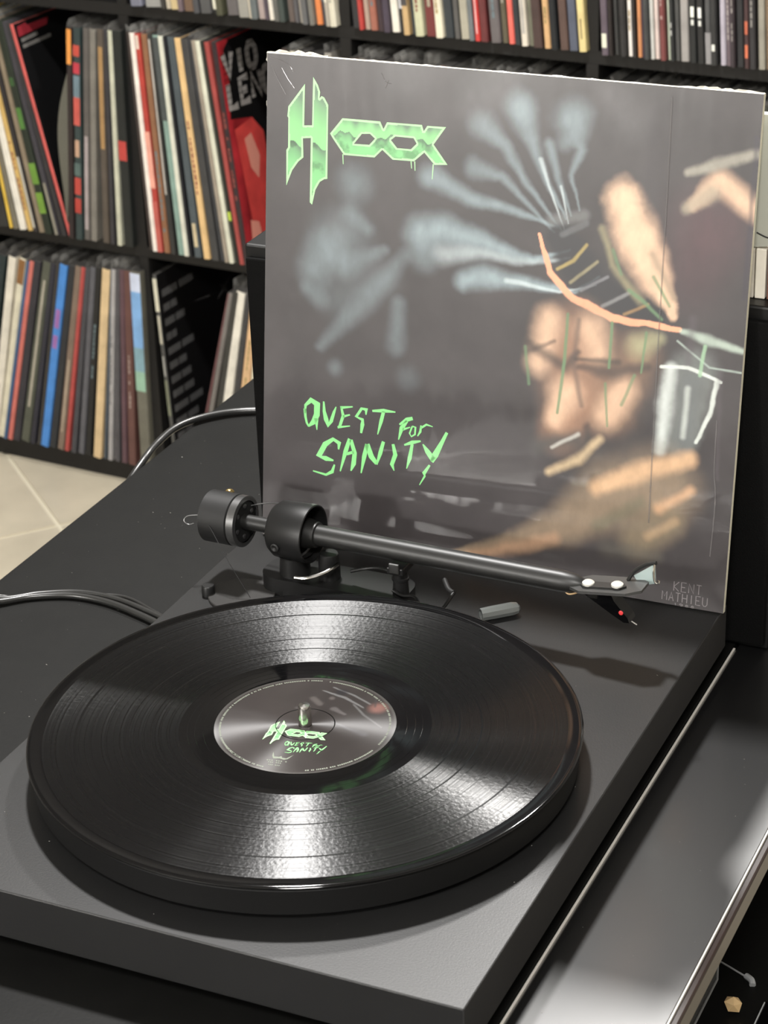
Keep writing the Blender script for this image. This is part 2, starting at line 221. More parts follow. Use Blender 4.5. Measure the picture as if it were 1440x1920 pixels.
ART = [([(52.6,201.6,30.5)],(158,176,182),0.26,1),
 ([(34.6,181.0,19.0),(41.7,193.7,20.3)],(158,176,182),0.34,1),
 ([(29.2,168.5,8.1),(38.6,162.7,10.2)],(158,176,182),0.22,1),
 ([(60.8,237.3,19.0)],(158,176,182),0.3,1),
 ([(57.6,218.8,10.2),(70.5,210.2,7.5)],(158,176,182),0.22,1),
 ([(56.6,185.2,13.6),(81.7,198.0,5.4)],(158,176,182),0.25,1),
 ([(39.2,131.8,6.1),(71.7,166.6,12.9),(96.1,196.3,8.1)],(158,176,182),0.22,1),
 ([(91.4,138.4,10.2),(92.7,165.7,8.1)],(158,176,182),0.24,1),
 ([(50.0,119.2,8.8)],(158,176,182),0.22,1),
 ([(100.4,119.0,12.9)],(158,176,182),0.14,1),
 ([(53.4,164.5,23.7),(82.1,181.3,16.9)],(158,176,182),0.13,1),
 ([(202.1,211.2,1.4),(179.5,202.9,3.7),(144.8,210.8,10.2),(120.2,214.7,14.9),(106.2,211.3,16.9)],(158,176,182),0.66,1),
 ([(203.0,206.8,1.0),(179.6,200.9,3.4),(145.1,203.0,6.1),(120.8,199.7,10.2)],(205,218,222),0.45,1),
 ([(221.9,197.3,1.4),(207.5,186.9,2.4),(173.4,188.5,6.8),(147.5,188.8,11.5),(135.4,185.4,10.2)],(158,176,182),0.72,1),
 ([(219.9,191.9,0.7),(197.4,185.4,1.4),(163.1,188.6,2.7)],(214,226,228),0.6,0.9),
 ([(193.6,224.7,1.4),(164.5,231.4,4.4),(136.8,236.0,7.5),(110.3,247.0,11.5)],(158,176,182),0.52,1),
 ([(196.0,223.4,1.0),(172.1,249.7,3.7),(157.5,270.6,6.8),(143.5,280.4,13.6)],(158,176,182),0.42,1),
 ([(199.0,230.1,1.0),(185.5,251.0,3.7),(176.0,272.2,6.8),(166.6,293.4,15.6)],(158,176,182),0.46,1),
 ([(201.6,232.0,1.0),(192.0,254.8,3.7),(186.0,273.1,5.4)],(158,176,182),0.42,1),
 ([(206.4,235.6,1.0),(200.3,255.6,2.7),(206.0,271.8,5.4),(200.1,288.4,19.0)],(158,176,182),0.4,1),
 ([(192.1,221.4,1.0),(156.7,251.4,5.1),(139.5,254.6,10.2)],(158,176,182),0.4,1),
 ([(201.7,288.6,15.6)],(158,176,182),0.28,1),
 ([(167.7,291.9,13.6)],(158,176,182),0.3,1),
 ([(195.9,274.7,8.8)],(158,176,182),0.3,1),
 ([(108.5,197.6,14.9)],(158,176,182),0.34,1),
 ([(198.0,223.6,0.7),(187.3,248.0,1.4),(181.5,263.3,2.4)],(214,226,228),0.5,0.9),
 ([(200.5,227.1,0.7),(194.7,248.7,1.4)],(214,226,228),0.5,0.9),
 ([(223.7,304.3,13.6),(234.3,289.8,20.3)],(120,118,120),0.25,1),
 ([(141.2,294.4,23.7),(157.5,308.2,23.7)],(140,140,142),0.16,1),
 ([(92.5,306.3,23.7)],(140,140,142),0.14,1),
 ([(286.3,232.9,40.7)],(98,68,74),0.5,1),
 ([(275.6,203.4,33.9)],(84,62,66),0.45,1),
 ([(195.5,220.1,11.5),(208.3,202.2,16.3),(231.0,185.5,14.9),(257.9,177.4,8.1)],(50,50,53),0.9,0.6),
 ([(190.0,228.5,6.1),(209.9,232.8,6.1)],(128,130,130),0.5,0.9),
 ([(197.2,220.3,3.1),(211.8,228.2,3.1)],(104,106,108),0.6,0.8),
 ([(195.0,199.1,1.7),(204.8,205.0,2.0),(212.5,215.5,1.7)],(190,168,100),0.6,0.9),
 ([(203.8,192.0,1.7),(219.8,206.1,1.7)],(164,154,118),0.6,0.9),
 ([(210.8,187.9,1.7),(226.9,197.9,1.7)],(128,128,132),0.7,0.9),
 ([(224.6,179.8,2.0),(240.6,189.8,2.0)],(158,158,158),0.5,0.9),
 ([(238.2,176.6,1.7),(252.5,184.1,1.7)],(174,138,92),0.6,0.9),
 ([(233.2,245.6,15.6),(242.3,225.1,19.7),(255.0,201.1,15.6),(268.2,180.2,4.7)],(228,190,160),0.97,0.75),
 ([(221.9,226.1,4.1),(229.8,204.6,4.1),(247.5,185.8,4.7)],(150,142,112),0.7,1),
 ([(253.8,213.7,4.7),(267.5,189.8,4.1)],(132,122,104),0.6,1),
 ([(240.5,191.4,2.0),(249.1,186.0,2.0),(261.3,176.2,1.7)],(104,136,100),0.8,0.9),
 ([(229.2,214.2,2.0),(235.0,200.4,1.7)],(104,136,100),0.6,0.9),
 ([(254.7,201.1,2.0),(265.6,184.7,1.7)],(104,136,100),0.8,0.9),
 ([(275.8,245.8,6.1),(290.5,261.2,10.8),(303.8,251.7,11.5),(313.7,245.0,10.2)],(228,190,160),0.85,0.9),
 ([(272.7,243.9,6.1),(286.3,254.0,8.8)],(158,148,130),0.75,0.9),
 ([(271.3,263.6,3.7),(288.2,270.7,6.1),(311.0,278.3,4.7)],(160,155,142),0.8,0.9),
 ([(182.8,218.8,1.4),(190.0,196.9,2.4),(206.0,182.5,3.1),(231.7,173.2,3.1),(273.0,171.8,2.0)],(238,166,132),0.95,0.5),
 ([(207.5,156.5,33.9),(214.4,124.2,35.3),(202.1,98.9,20.3)],(166,128,104),0.85,1),
 ([(246.4,151.6,23.7),(235.2,117.1,23.7)],(146,116,94),0.7,1),
 ([(191.6,167.7,14.9),(186.1,140.5,13.6)],(228,190,160),0.8,1),
 ([(218.9,164.5,16.9),(223.0,151.9,13.6)],(228,190,160),0.75,1),
 ([(204.2,122.8,17.6),(198.3,105.2,10.2)],(228,190,160),0.85,1),
 ([(232.0,113.3,14.9),(241.0,131.1,13.6)],(228,190,160),0.8,1),
 ([(249.3,158.5,13.6),(260.4,164.8,6.8)],(166,162,128),0.75,1),
 ([(176.9,152.6,4.7),(203.3,139.4,7.5),(211.2,150.3,3.4)],(64,58,57),0.75,1),
 ([(211.8,140.5,3.4),(233.8,140.1,8.8),(255.0,146.2,4.7)],(64,58,57),0.75,1),
 ([(210.1,169.9,2.7),(208.2,143.3,4.1),(214.8,117.6,2.7)],(84,74,70),0.6,1),
 ([(218.9,104.7,4.1),(223.3,88.5,6.8)],(60,56,55),0.7,1),
 ([(175.1,118.8,8.1),(181.4,96.0,10.2)],(60,56,56),0.7,1),
 ([(256.6,123.4,7.5),(249.8,99.1,8.1)],(60,56,56),0.6,1),
 ([(196.6,72.5,4.7),(215.0,83.2,5.4),(227.9,97.6,4.7)],(214,188,150),0.7,1),
 ([(188.8,88.5,8.8),(212.6,95.4,10.2)],(74,72,70),0.85,1),
 ([(197.5,88.1,2.0),(214.1,99.0,2.4)],(206,204,196),0.6,1),
 ([(177.2,146.0,4.1),(195.7,155.0,2.0)],(60,54,54),0.6,1),
 ([(209.8,145.2,2.7),(236.7,147.1,3.4)],(62,58,56),0.7,1),
 ([(203.2,172.4,1.4),(202.5,142.6,1.7),(199.8,110.4,1.4)],(104,136,100),0.85,0.8),
 ([(231.2,170.9,1.4),(230.9,143.0,1.4)],(104,136,100),0.85,0.8),
 ([(252.7,167.0,1.4),(251.0,142.4,1.0)],(104,136,100),0.8,0.8),
 ([(177.0,149.3,1.7),(180.6,126.3,1.7)],(104,136,100),0.6,0.9),
 ([(229.2,132.9,1.4),(231.8,106.5,1.0)],(104,136,100),0.75,0.8),
 ([(247.1,140.2,1.7),(240.0,121.1,1.7)],(104,136,100),0.7,0.9),
 ([(283.0,146.6,20.3),(277.8,103.2,15.6)],(112,116,114),0.8,0.6),
 ([(269.1,148.0,6.1),(267.4,124.9,8.8),(265.4,96.4,6.1)],(210,216,212),0.85,1),
 ([(282.0,141.6,9.5),(280.9,102.0,8.1)],(104,108,108),0.92,0.9),
 ([(280.4,136.5,3.1),(279.2,106.7,3.1)],(206,212,206),0.6,1),
 ([(297.9,142.1,2.4),(294.5,122.1,2.0),(287.6,104.6,1.7)],(210,216,210),0.85,0.7),
 ([(263.2,147.9,1.4),(279.5,149.4,1.7),(300.1,143.0,1.4)],(212,218,212),0.9,0.6),
 ([(274.7,170.8,2.7),(291.2,167.0,5.4),(311.3,163.8,3.1)],(200,216,202),0.65,0.9),
 ([(271.9,164.6,1.0),(292.4,151.1,1.0),(311.7,150.4,1.0)],(184,200,190),0.6,0.8),
 ([(288.9,163.5,1.7),(286.9,145.5,1.7)],(154,188,154),0.8,0.7),
 ([(131.7,7.7,2.7),(174.3,23.7,9.5),(208.8,39.9,19.7),(238.5,63.6,32.5),(266.6,73.0,35.3)],(142,124,104),0.9,0.8),
 ([(146.1,10.2,4.7),(178.0,20.8,8.1),(202.4,29.4,7.5)],(190,150,120),0.62,1),
 ([(228.0,67.1,8.8),(254.3,81.3,10.8),(285.1,93.6,8.1)],(216,176,138),0.85,0.9),
 ([(257.0,39.1,19.0),(273.1,52.0,16.9)],(128,114,94),0.85,0.8),
 ([(267.5,59.6,6.1),(286.5,73.8,5.4)],(204,162,126),0.75,1),
 ([(262.0,41.7,5.4),(278.0,52.8,4.7)],(178,150,118),0.65,1),
 ([(229.4,43.2,7.5),(255.6,61.2,7.5)],(96,98,80),0.5,1),
 ([(237.2,28.9,10.2),(267.9,28.9,8.1)],(94,90,82),0.55,1),
 ([(248.1,300.2,8.1),(251.6,232.4,6.8)],(66,62,66),0.3,1),
 ([(310.3,287.3,2.7),(309.9,194.8,2.7)],(56,52,62),0.6,1),
 ([(280.6,178.6,4.7),(279.3,152.6,4.7)],(86,80,84),0.5,1),
 ([(299.0,148.7,3.4),(302.3,83.6,2.0)],(86,80,84),0.4,1)]
# ---------------------------------------------------------------- frames of reference
YAW = -0.07064; SO = Vector((-0.97957, 1.88907, 0.0)); FZ = -0.7922      # shelf origin (left face of its second upright), floor height
SM = Matrix.Translation((SO.x, SO.y, FZ)) @ Matrix.Rotation(YAW, 4, 'Z')  # shelf / room frame: x along, y into the shelf, z up from the floor
TZ = -0.042                                                              # height of the bench top below the plinth top (z = 0)

# ---------------------------------------------------------------- room
m_wall = mat('warm_white_paint', (224, 223, 220), 0.8, mottle=0.02, mscale=3)
m_ceil = mat('ceiling_paint', (150, 148, 144), 0.85); m_grey = mat('warm_grey_paint', (150, 147, 142), 0.85)
m_grout = mat('pale_grout', (206, 199, 178), 0.9)
m_tile = mat('beige_stone_tile', (186, 177, 157), 0.42, mottle=0.12, mscale=9, bump=0.05, bscale=30)
AX0, AX1, DY0, DY1, HH = -1.5, 3.0, -4.1, 0.42, 2.5
def wallbox(name, *b): return structure(MB().box(*b).build(name, m_wall if name == 'wall_front' else m_grey, M=SM))
wallbox('wall_back', AX0 - .1, AX1 + .1, DY1, DY1 + .1, 0, HH)
wallbox('wall_front', AX0 - .1, AX1 + .1, DY0 - .1, DY0, 0, HH)
wallbox('wall_left', AX0 - .1, AX0, DY0, DY1, 0, HH)
wallbox('wall_right', AX1, AX1 + .1, DY0, DY1, 0, HH)
structure(MB().box(AX0 - .1, AX1 + .1, DY0 - .1, DY1 + .1, HH, HH + .1).build('ceiling', m_ceil, M=SM))
floor = structure(MB().box(AX0 - .1, AX1 + .1, DY0 - .1, DY1 + .1, -0.06, -0.0025).build('floor', m_grout, M=SM))
def clip(poly):
    for ax, lim, sg in ((0, AX0, 1), (0, AX1, -1), (1, DY0, 1), (1, DY1, -1)):
        out = []
        for i in range(len(poly)):
            p, q = poly[i - 1], poly[i]; ip = (p[ax] - lim) * sg >= 0; iq = (q[ax] - lim) * sg >= 0
            if ip != iq:
                t = (lim - p[ax]) / (q[ax] - p[ax]); out.append((p[0] + t * (q[0] - p[0]), p[1] + t * (q[1] - p[1])))
            if iq: out.append(q)
        poly = out
        if not poly: break
    return poly
TS, GAP = 0.45, 0.0075; ta = math.radians(48.5) - YAW
jx = SM.inverted() @ Vector((-1.0512, 1.7199, FZ))                        # a joint of four tiles seen by the bench
for i in range(-14, 14):
    for j in range(-14, 14):
        sq = [(i * TS + GAP / 2, j * TS + GAP / 2), ((i + 1) * TS - GAP / 2, j * TS + GAP / 2), ((i + 1) * TS - GAP / 2, (j + 1) * TS - GAP / 2), (i * TS + GAP / 2, (j + 1) * TS - GAP / 2)]
        pl = clip([(jx.x + x * math.cos(ta) - y * math.sin(ta), jx.y + x * math.sin(ta) + y * math.cos(ta)) for x, y in sq])
        if len(pl) >= 3:
            MB().prism(pl, lambda x, y, h: (x, y, h), (-0.0025, 0.0)).build('floor_tile', m_tile, parent=floor)

# ---------------------------------------------------------------- record shelf
m_shelf = mat('black_brown_shelf', (30, 29, 28), 0.5, spec=.3, mottle=0.08, mscale=30)
m_dark = mat('plain_black', (20, 20, 20), 0.7)
shelf = empty('record_shelf', M=SM); tag(shelf, 'tall black open record shelf with square compartments along the back wall', 'shelf')
BT, DV, P = 0.0325, 0.016, 0.350
L0, L1, NR = -0.351, 1.066, 4; TOP = BT + NR * P - DV + BT
MB().box(L0 - .022, L0, 0, .39, 0, TOP).build('side_panel', m_shelf, shelf)
MB().box(L1, L1 + .022, 0, .39, 0, TOP).build('side_panel', m_shelf, shelf)
MB().box(L0, L1, 0, .39, 0, BT).build('bottom_board', m_shelf, shelf)
MB().box(L0, L1, 0, .39, TOP - BT, TOP).build('top_board', m_shelf, shelf)
MB().box(L0, L1, .382, .39, BT, TOP - BT).build('dark_backing', m_dark, shelf)  # added black sheet: gives the open-backed compartments their dark depth
for r in range(1, NR): MB().box(L0, L1, 0.001, .382, BT + r * P - DV, BT + r * P).build('shelf_board', m_shelf, shelf)
for r in range(NR):
    for k in range(3): MB().box(k * P, k * P + DV, 0, .382, BT + r * P, BT + (r + 1) * P - DV).build('upright_divider', m_shelf, shelf)

# ---------------------------------------------------------------- records on the shelf
m_page = mat('card_edge_dark', (52, 50, 47), 0.8, mottle=0.2, mscale=80)
m_film = mat('clear_sleeve_film', (190, 188, 182), 0.22, spec=0.6, alpha=0.30)
MC = {}
def spine_mat(c):
    k = tuple(c)
    if k not in MC: MC[k] = mat('card_' + '_'.join(map(str, k)), k if sum(k) > 400 else tuple(x * (.72 + .28 * (sum(k) / 400) ** 2) for x in k), 0.55, spec=0.4, coat=0.2, coat_rough=0.25, mottle=0.16, mscale=34)
    return MC[k]
CN = {'black': (38, 38, 40), 'dark grey': (68, 67, 68), 'grey': (104, 102, 102), 'pale grey': (150, 148, 144), 'white': (226, 221, 208), 'cream': (208, 198, 176), 'tan': (206, 178, 132), 'beige': (145, 132, 116), 'brown': (108, 82, 70),
      'yellow': (225, 190, 80), 'orange': (215, 130, 75), 'red': (190, 72, 64), 'pink': (200, 95, 90), 'maroon': (82, 50, 52), 'blue': (70, 130, 200), 'slate blue': (84, 96, 112), 'purple': (88, 76, 92), 'green': (72, 84, 74), 'olive': (95, 95, 76), 'teal': (128, 154, 146)}
def cname(c): return min(CN, key=lambda n: sum((a - b) ** 2 for a, b in zip(CN[n], c)))
ORD = 'first second third fourth fifth sixth seventh eighth ninth tenth eleventh twelfth thirteenth fourteenth fifteenth sixteenth seventeenth eighteenth nineteenth twentieth'.split()
ORD += ['twenty-' + w for w in ORD[:9]] + ['thirtieth'] + ['thirty-' + w for w in ORD[:9]] + ['fortieth'] + ['forty-' + w for w in ORD[:9]]
RH = 0.314
def record(a, lean, w, row, colr, place, idx, patches=(), d=-0.008, film=False, extra='', name='record_sleeve', hh=RH, z0=0.0):
    """one record in its sleeve: stands on shelf board `row`, spine to the front, leaning by `lean` (radians, + = top to the right)"""
    zb = BT + row * P + 0.0006 + z0 + abs(math.sin(lean)) * w / 2
    Mx = SM @ Matrix.Translation((a, d, zb)) @ Matrix.Rotation(lean, 4, 'Y')
    hw = w / 2; b = min(0.0012, hw * .5); D = 0.312
    pr = [(-hw, b * 1.4), (-hw + b, 0), (hw - b, 0), (hw, b * 1.4), (hw, D), (-hw, D)]
    mb = MB(); n = len(pr); vs = [(x, y, 0) for x, y in pr] + [(x, y, hh) for x, y in pr]
    mb.add(vs, [tuple(reversed(range(n)))] + [(i, (i + 1) % n, n + (i + 1) % n, n + i) for i in range(n) if i != 4]); mb.add(vs, [tuple(range(n, 2 * n)), (4, 5, n + 5, n + 4)], 1)
    o = mb.build(name, [spine_mat(colr), m_page]); o.matrix_world = Mx
    tag(o, f'{extra or cname(colr)} sleeve, {ORD[idx]} from the left in the {place}', 'record', 'records in the ' + place)
    for p in patches:
        wf = p[3] if len(p) > 3 else .96
        MB().box(-hw * wf, hw * wf, -0.0003, 0.0008, p[0] * hh, p[1] * hh).build('spine_print', spine_mat(p[2]), o)
    lum = sum(colr) / 3
    rl = random.Random(int(a * 1e5) + row * 7 + idx)
    if not patches and w > .005 and rl.random() < .42:               # band name and title set along the spine
        ink = tuple(c * .35 + k * .65 for c, k in zip(colr, (172, 168, 160))) if lum < 140 else tuple(c * .5 + 40 for c in colr)
        if rl.random() < .25: ink = rl.choice([(150, 74, 66), (160, 140, 92), (108, 126, 132)])
        t = MB(); z = hh * rl.choice((.1, .16, .3, .42)); z1 = z + hh * rl.uniform(.2, .5); lw = min(.0016, w * .2)
        while z < z1:
            l = rl.uniform(.003, .009); t.box(-lw, lw * rl.uniform(.3, 1), -.0002, .0006, z, z + l); z += l + (rl.uniform(.0012, .002) if rl.random() < .8 else .012)
        t.build('spine_lettering', spine_mat(ink), o)
    if film:                                                     # open mouth of a clear outer sleeve curling above the card
        k = random.uniform(-.004, .006); h2 = random.uniform(.006, .014)
        f = MB(); N = 5
        for s in (-1, 1):
            L = [(s * hw + (k + s * .002) * (i / N) ** 2, 0.002 + 0.006 * (i / N) ** 2, hh + h2 * i / N) for i in range(N + 1)]
            R = [(x, .30, z) for x, y, z in L]
            f.add(L + R, [(i, i + 1, N + 2 + i, N + 1 + i) for i in range(N)])
        f.build('clear_outer_sleeve', m_film, o)
    return o
PL = {('t', -1): 'upper row, second compartment', ('t', 0): 'upper row, third compartment', ('t', 1): 'upper row, right compartment',
      ('m', -2): 'middle row, far left compartment', ('m', -1): 'middle row, second compartment', ('m', 0): 'middle row, third compartment', ('m', 1): 'middle row, right compartment',
      ('b', -2): 'bottom row, far left compartment', ('b', -1): 'bottom row, second compartment'}
G = dict
PM = {5: [(.02, .36, (186, 182, 170), .5)], 7: [(.10, .2, (120, 160, 62)), (.24, .34, (112, 155, 62)), (.5, .6, (92, 142, 66), .7), (.7, .74, (70, 110, 60), .6)], 8: [(.0, .25, (140, 136, 122), .5)], 11: [(.83, .99, (226, 150, 72), .8)],
      12: [(.13, .2, (192, 70, 60)), (.22, .3, (196, 76, 66)), (.31, .37, (92, 112, 108)), (.40, .48, (184, 150, 126), .7), (.55, .68, (200, 92, 82)), (.68, .78, (110, 130, 140)), (.79, .84, (196, 62, 76)), (.87, .92, (200, 80, 66))],
      13: [(.05, .5, (160, 150, 150), .6)], 15: [(.45, .92, (164, 130, 86), .7)], 18: [(.41, .5, (196, 72, 66), .9)], 21: [(.0, .24, (190, 96, 86)), (.30, .56, (224, 160, 142)), (.93, .99, (215, 200, 185), .6)], 23: [(.28, .98, (190, 184, 176), .3)], 24: [(.62, .99, (86, 92, 92))], 27: [(.05, .16, (200, 185, 150), .5)], 33: [(.2, .24, (172, 192, 70), .7)]}
LM = {35: 'red faced', 10: 'black faced', 12: 'patchwork', 18: 'thick black', 7: 'jungle green', 11: 'orange topped'}
FACES = {}
n2 = 0
for i, ((ab, at, w), colr) in enumerate(zip(MID, CMID)):
    col = -2 if i < 19 else -1; idx = i if i < 19 else i - 19
    ab, at, w = ab / 1000, at / 1000, w / 1000 * .9
    o = record(ab, math.atan2(at - ab, .313), w, 1, colr, PL[('m', col)], idx, PM.get(i, ()), d=-0.010 - .004 * random.random(), film=(i in (1, 4, 6, 11, 13, 16, 17, 19, 20, 22, 25, 27, 30, 32)), extra=LM.get(i, ''))
    FACES[i] = (o, w)
PB = {2: [(.86, .99, (150, 105, 60), .9)], 6: [(.2, .9, (170, 164, 150), .25)], 7: [], 9: [(.55, .62, (150, 104, 165), .6), (.66, .76, (150, 104, 165), .6)], 11: [(.1, .5, (165, 150, 132), .3)], 22: [(.9, .99, (196, 205, 225)), (.62, .9, (122, 165, 212)), (.5, .62, (124, 158, 170)), (.40, .5, (142, 178, 156))]}
LB = {22: 'sky blue and grey', 9: 'bright blue', 1: 'thick cream'}
for i, ((ab, at, w), colr) in enumerate(zip(BOT, CBOT)):
    ab, at, w = ab / 1000, at / 1000, w / 1000 * .9
    record(ab, math.atan2(at - ab, .313), w, 0, colr, PL[('b', -2)], i, PB.get(i, ()), d=-0.010 - .004 * random.random(), film=(i in (0, 1, 2, 4, 7, 9, 10, 13, 15, 16, 17, 19, 20, 21)), extra=LB.get(i, ''))
# second compartment of the bottom row: a black gatefold leaning left, then a group leaning right
gate = record(0.0440, math.atan2(36.4 - 44.1, 254.) - .008, .0062, 0, (88, 88, 86), PL[('b', -1)], 0, [(.82, .98, (205, 202, 182)), (.66, .8, (176, 172, 156), .7), (.5, .6, (150, 150, 145), .5), (.3, .48, (120, 124, 104), .7)], d=-.012, extra='black gatefold')
FACES['gate'] = (gate, .0062)
for i, (a, at, w, colr) in enumerate([(.074, .156, .004, (120, 80, 82)), (.083, .160, .008, (120, 116, 112)), (.101, .168, .012, (66, 66, 62)), (.1145, .176, .015, (216, 212, 200)), (.131, .189, .009, (70, 70, 72)), (.144, .2, .014, (206, 170, 130)), (.160, .212, .012, (214, 208, 184)), (.176, .225, .009, (98, 92, 90)), (.19, .236, .008, (160, 60, 58)), (.204, .247, .01, (72, 74, 80)), (.219, .258, .009, (200, 196, 186)), (.234, .268, .008, (60, 58, 60))]):
    record(a, math.atan2(at - a, .300), w * .95, 0, colr, PL[('b', -1)], i + 1, d=-.011, film=i in (2, 3))
# upper row: only the feet of the spines are in the photograph
def upper(lst, cols, key, lean, pats, films, names={}):
    for i, ((a, w), c) in enumerate(zip(lst, cols)):
        record(a / 1000, lean + random.uniform(-.006, .006), w / 1000 * .93, 2, c, PL[key], i, pats.get(i, ()), d=-.006 - .010 * random.random(), film=i in films or i % 3 == 0, extra=names.get(i, ''))
upper(TCM, CCM, ('t', -1), -.085, {9: [(.02, .08, (222, 220, 200))], 27: [(.1, .5, (225, 222, 205), .4)]}, (1, 12))
upper(TC0, CC0, ('t', 0), -.08, {7: [(.1, .15, (205, 205, 208), .6), (.19, .27, (232, 230, 224), .6)], 8: [(.12, .18, (90, 86, 86))], 17: [(.03, .4, (214, 180, 176), .25)], 23: [(.05, .3, (170, 165, 158), .5)], 30: [(.05, .13, (140, 122, 86), .2)], 11: [(.12, .2, (170, 160, 140), .3)]}, (0, 10, 18))
upper(TC1, CC1, ('t', 1), -.06, {0: [(.03, .085, (216, 216, 196), .7)], 14: [(.1, .12, (190, 190, 186), .3), (.13, .15, (190, 190, 186), .3)], 16: [(.27, .3, (216, 130, 142))], 17: [(.175, .215, (232, 234, 222), .5), (.145, .165, (222, 222, 214), .4)], 18: [(.175, .215, (232, 232, 226), .5), (.145, .165, (222, 222, 214), .4)], 20: [(.055, .08, (226, 226, 216), .5)], 19: [(.0, .12, (140, 138, 138))], 25: [(.04, .09, (204, 112, 80), .6), (.13, .18, (194, 104, 76), .6)]}, (16, 27))
# middle row behind the leaning album: mostly the tops show over it
for key, a0, a1, lean, seed in ((('m', -1), .262, .345, .0, 3), (('m', 0), .372, .694, -.03, 11), (('m', 1), .722, 1.045, -.05, 5)):
    rr = random.Random(seed); a = a0; i = 17 if key[1] == -1 else 0
    while a < a1:
        w = rr.uniform(.006, .0115)
        if a + w > a1: break
        c = rr.choice([(60, 58, 58), (86, 84, 84), (44, 44, 46), (120, 116, 110), (72, 66, 64), (150, 146, 138), (52, 54, 62), (206, 200, 184), (96, 76, 70), (66, 68, 62)])
        x = a + w / 2 + (.008 if lean < 0 else 0)
        record(x, lean, w * .93, 1, c, PL[key], i, d=-.004 - .014 * rr.random(), film=rr.random() < .6, hh=RH - rr.uniform(0, .004))
        a += w; i += 1

# faces that can be seen: black cover with red title, red cover with block letters, gatefold track list
def face_plane(o, w): return lambda y, z, k=.0004: (w / 2 + k, y / 1000, z / 1000)
m_redprint = mat('dull_red_print', (140, 38, 48), 0.5); m_greyprint = mat('grey_print', (112, 110, 106), 0.5); m_dimprint = mat('dim_grey_print', (84, 84, 84), 0.5)
m_blackface = mat('black_cover', (17, 17, 18), 0.4); m_redface = mat('red_cover', (150, 36, 42), 0.45, mottle=.35, mscale=22)
m_redlight = mat('bright_red_print', (206, 70, 66), 0.45, mottle=.2, mscale=30); m_pale = mat('pale_print', (150, 146, 142), 0.5); m_blush = mat('blush_print', (226, 150, 132), 0.5)
o, w = FACES[10]; f = face_plane(o, w)
mb = MB(); mb.add([f(1, 1, .0002), f(311, 1, .0002), f(311, 313, .0002), f(1, 313, .0002)], [(0, 1, 2, 3)]); mb.build('front_cover', m_blackface, o)
mb = MB(); mb.add([f(7.5, 308), f(6, 294), f(74, 297), f(80, 306), f(30, 306), f(28, 310)], [(0, 1, 2, 3, 4, 5)]); mb.build('title_print', m_redprint, o)
mb = MB(); ribbon(mb, [(9, 288, 5), (48, 290, 5)], f); ribbon(mb, [(9, 279.5, 5), (76, 281, 5)], f); mb.build('subtitle_print', m_greyprint, o)
o, w = FACES[35]; f = face_plane(o, w)
mb = MB(); mb.add([f(1, 1, .0002), f(311, 1, .0002), f(311, 313, .0002), f(1, 313, .0002)], [(0, 1, 2, 3)]); fc = mb.build('front_cover', m_redface, o)
mb = MB(); f2 = lambda y, z: f(y, z, .0004)
flat_poly(mb, [(30, 311), (311, 311), (311, 60), (100, 40), (90, 120), (70, 180), (60, 196), (8, 206), (18, 256), (14, 300)], [], f2); mb.build('dark_ground', m_blackface, fc)
mb = MB(); f3 = lambda y, z: f(y, z, .0007)
flat_poly(mb, [(14, 190), (60, 196), (84, 170), (88, 90), (110, 40), (60, 20), (24, 60), (20, 120)], [], f3); flat_poly(mb, [(120, 150), (180, 190), (250, 150), (230, 60), (150, 50)], [], f3); mb.build('red_shape', m_redlight, fc)
mb = MB(); f4 = lambda y, z: f(y, z, .0009)
flat_poly(mb, [(20, 60), (40, 52), (46, 20), (26, 6), (16, 20)], [], f4); mb.build('blush_shape', m_blush, fc)
mb = MB(); flat_poly(mb, [(34, 172), (52, 176), (66, 140), (56, 110), (40, 130)], [], f4); mb.build('blush_shape', m_blush, fc)
mb = MB(); f5 = lambda y, z: f(y, z, .0011)
text(mb, 'VIO', 10, 262, 21, 9, 11, f5, h=32); text(mb, 'LENCE', 12, 220, 21, 9, 10.5, f5, h=33); mb.build('cover_lettering', m_pale, fc)
mb = MB()
for q in range(9): ribbon(mb, [(6, 226 + 8.5 * q, .9), (175, 226 + 8.5 * q, .9)], lambda y, z: f(y, z, .0013))
mb.build('stone_joints', m_blackface, fc)
o, w = FACES['gate']; f = face_plane(o, w)
mb = MB(); mb.add([f(1, 1, .0002), f(311, 1, .0002), f(311, 313, .0002), f(1, 313, .0002)], [(0, 1, 2, 3)]); mb.build('front_cover', m_blackface, o)
mb = MB()
for q, (y0, y1) in enumerate(((10, 92), (10, 45), (10, 62), (10, 36), (10, 78), (10, 54), (10, 62), (10, 66), (10, 86), (10, 70), (10, 50))):
    ribbon(mb, [(y0, 282 - q * 22.5, 11), (y0 + (y1 - y0) * .48, 282 - q * 22.5, 11)], f); ribbon(mb, [(y0 + (y1 - y0) * .54, 282 - q * 22.5, 11), (y1, 282 - q * 22.5, 11)], f)
mb.build('track_list_print', m_dimprint, o)
mb = MB(); ribbon(mb, [(150, 225, 1), (170, 236, 7), (190, 250, 1)], f); ribbon(mb, [(160, 246, 1), (172, 236, 7), (182, 222, 1)], f); ribbon(mb, [(90, 243, 1), (130, 238, 3)], f); mb.build('star_print', m_dimprint, o)

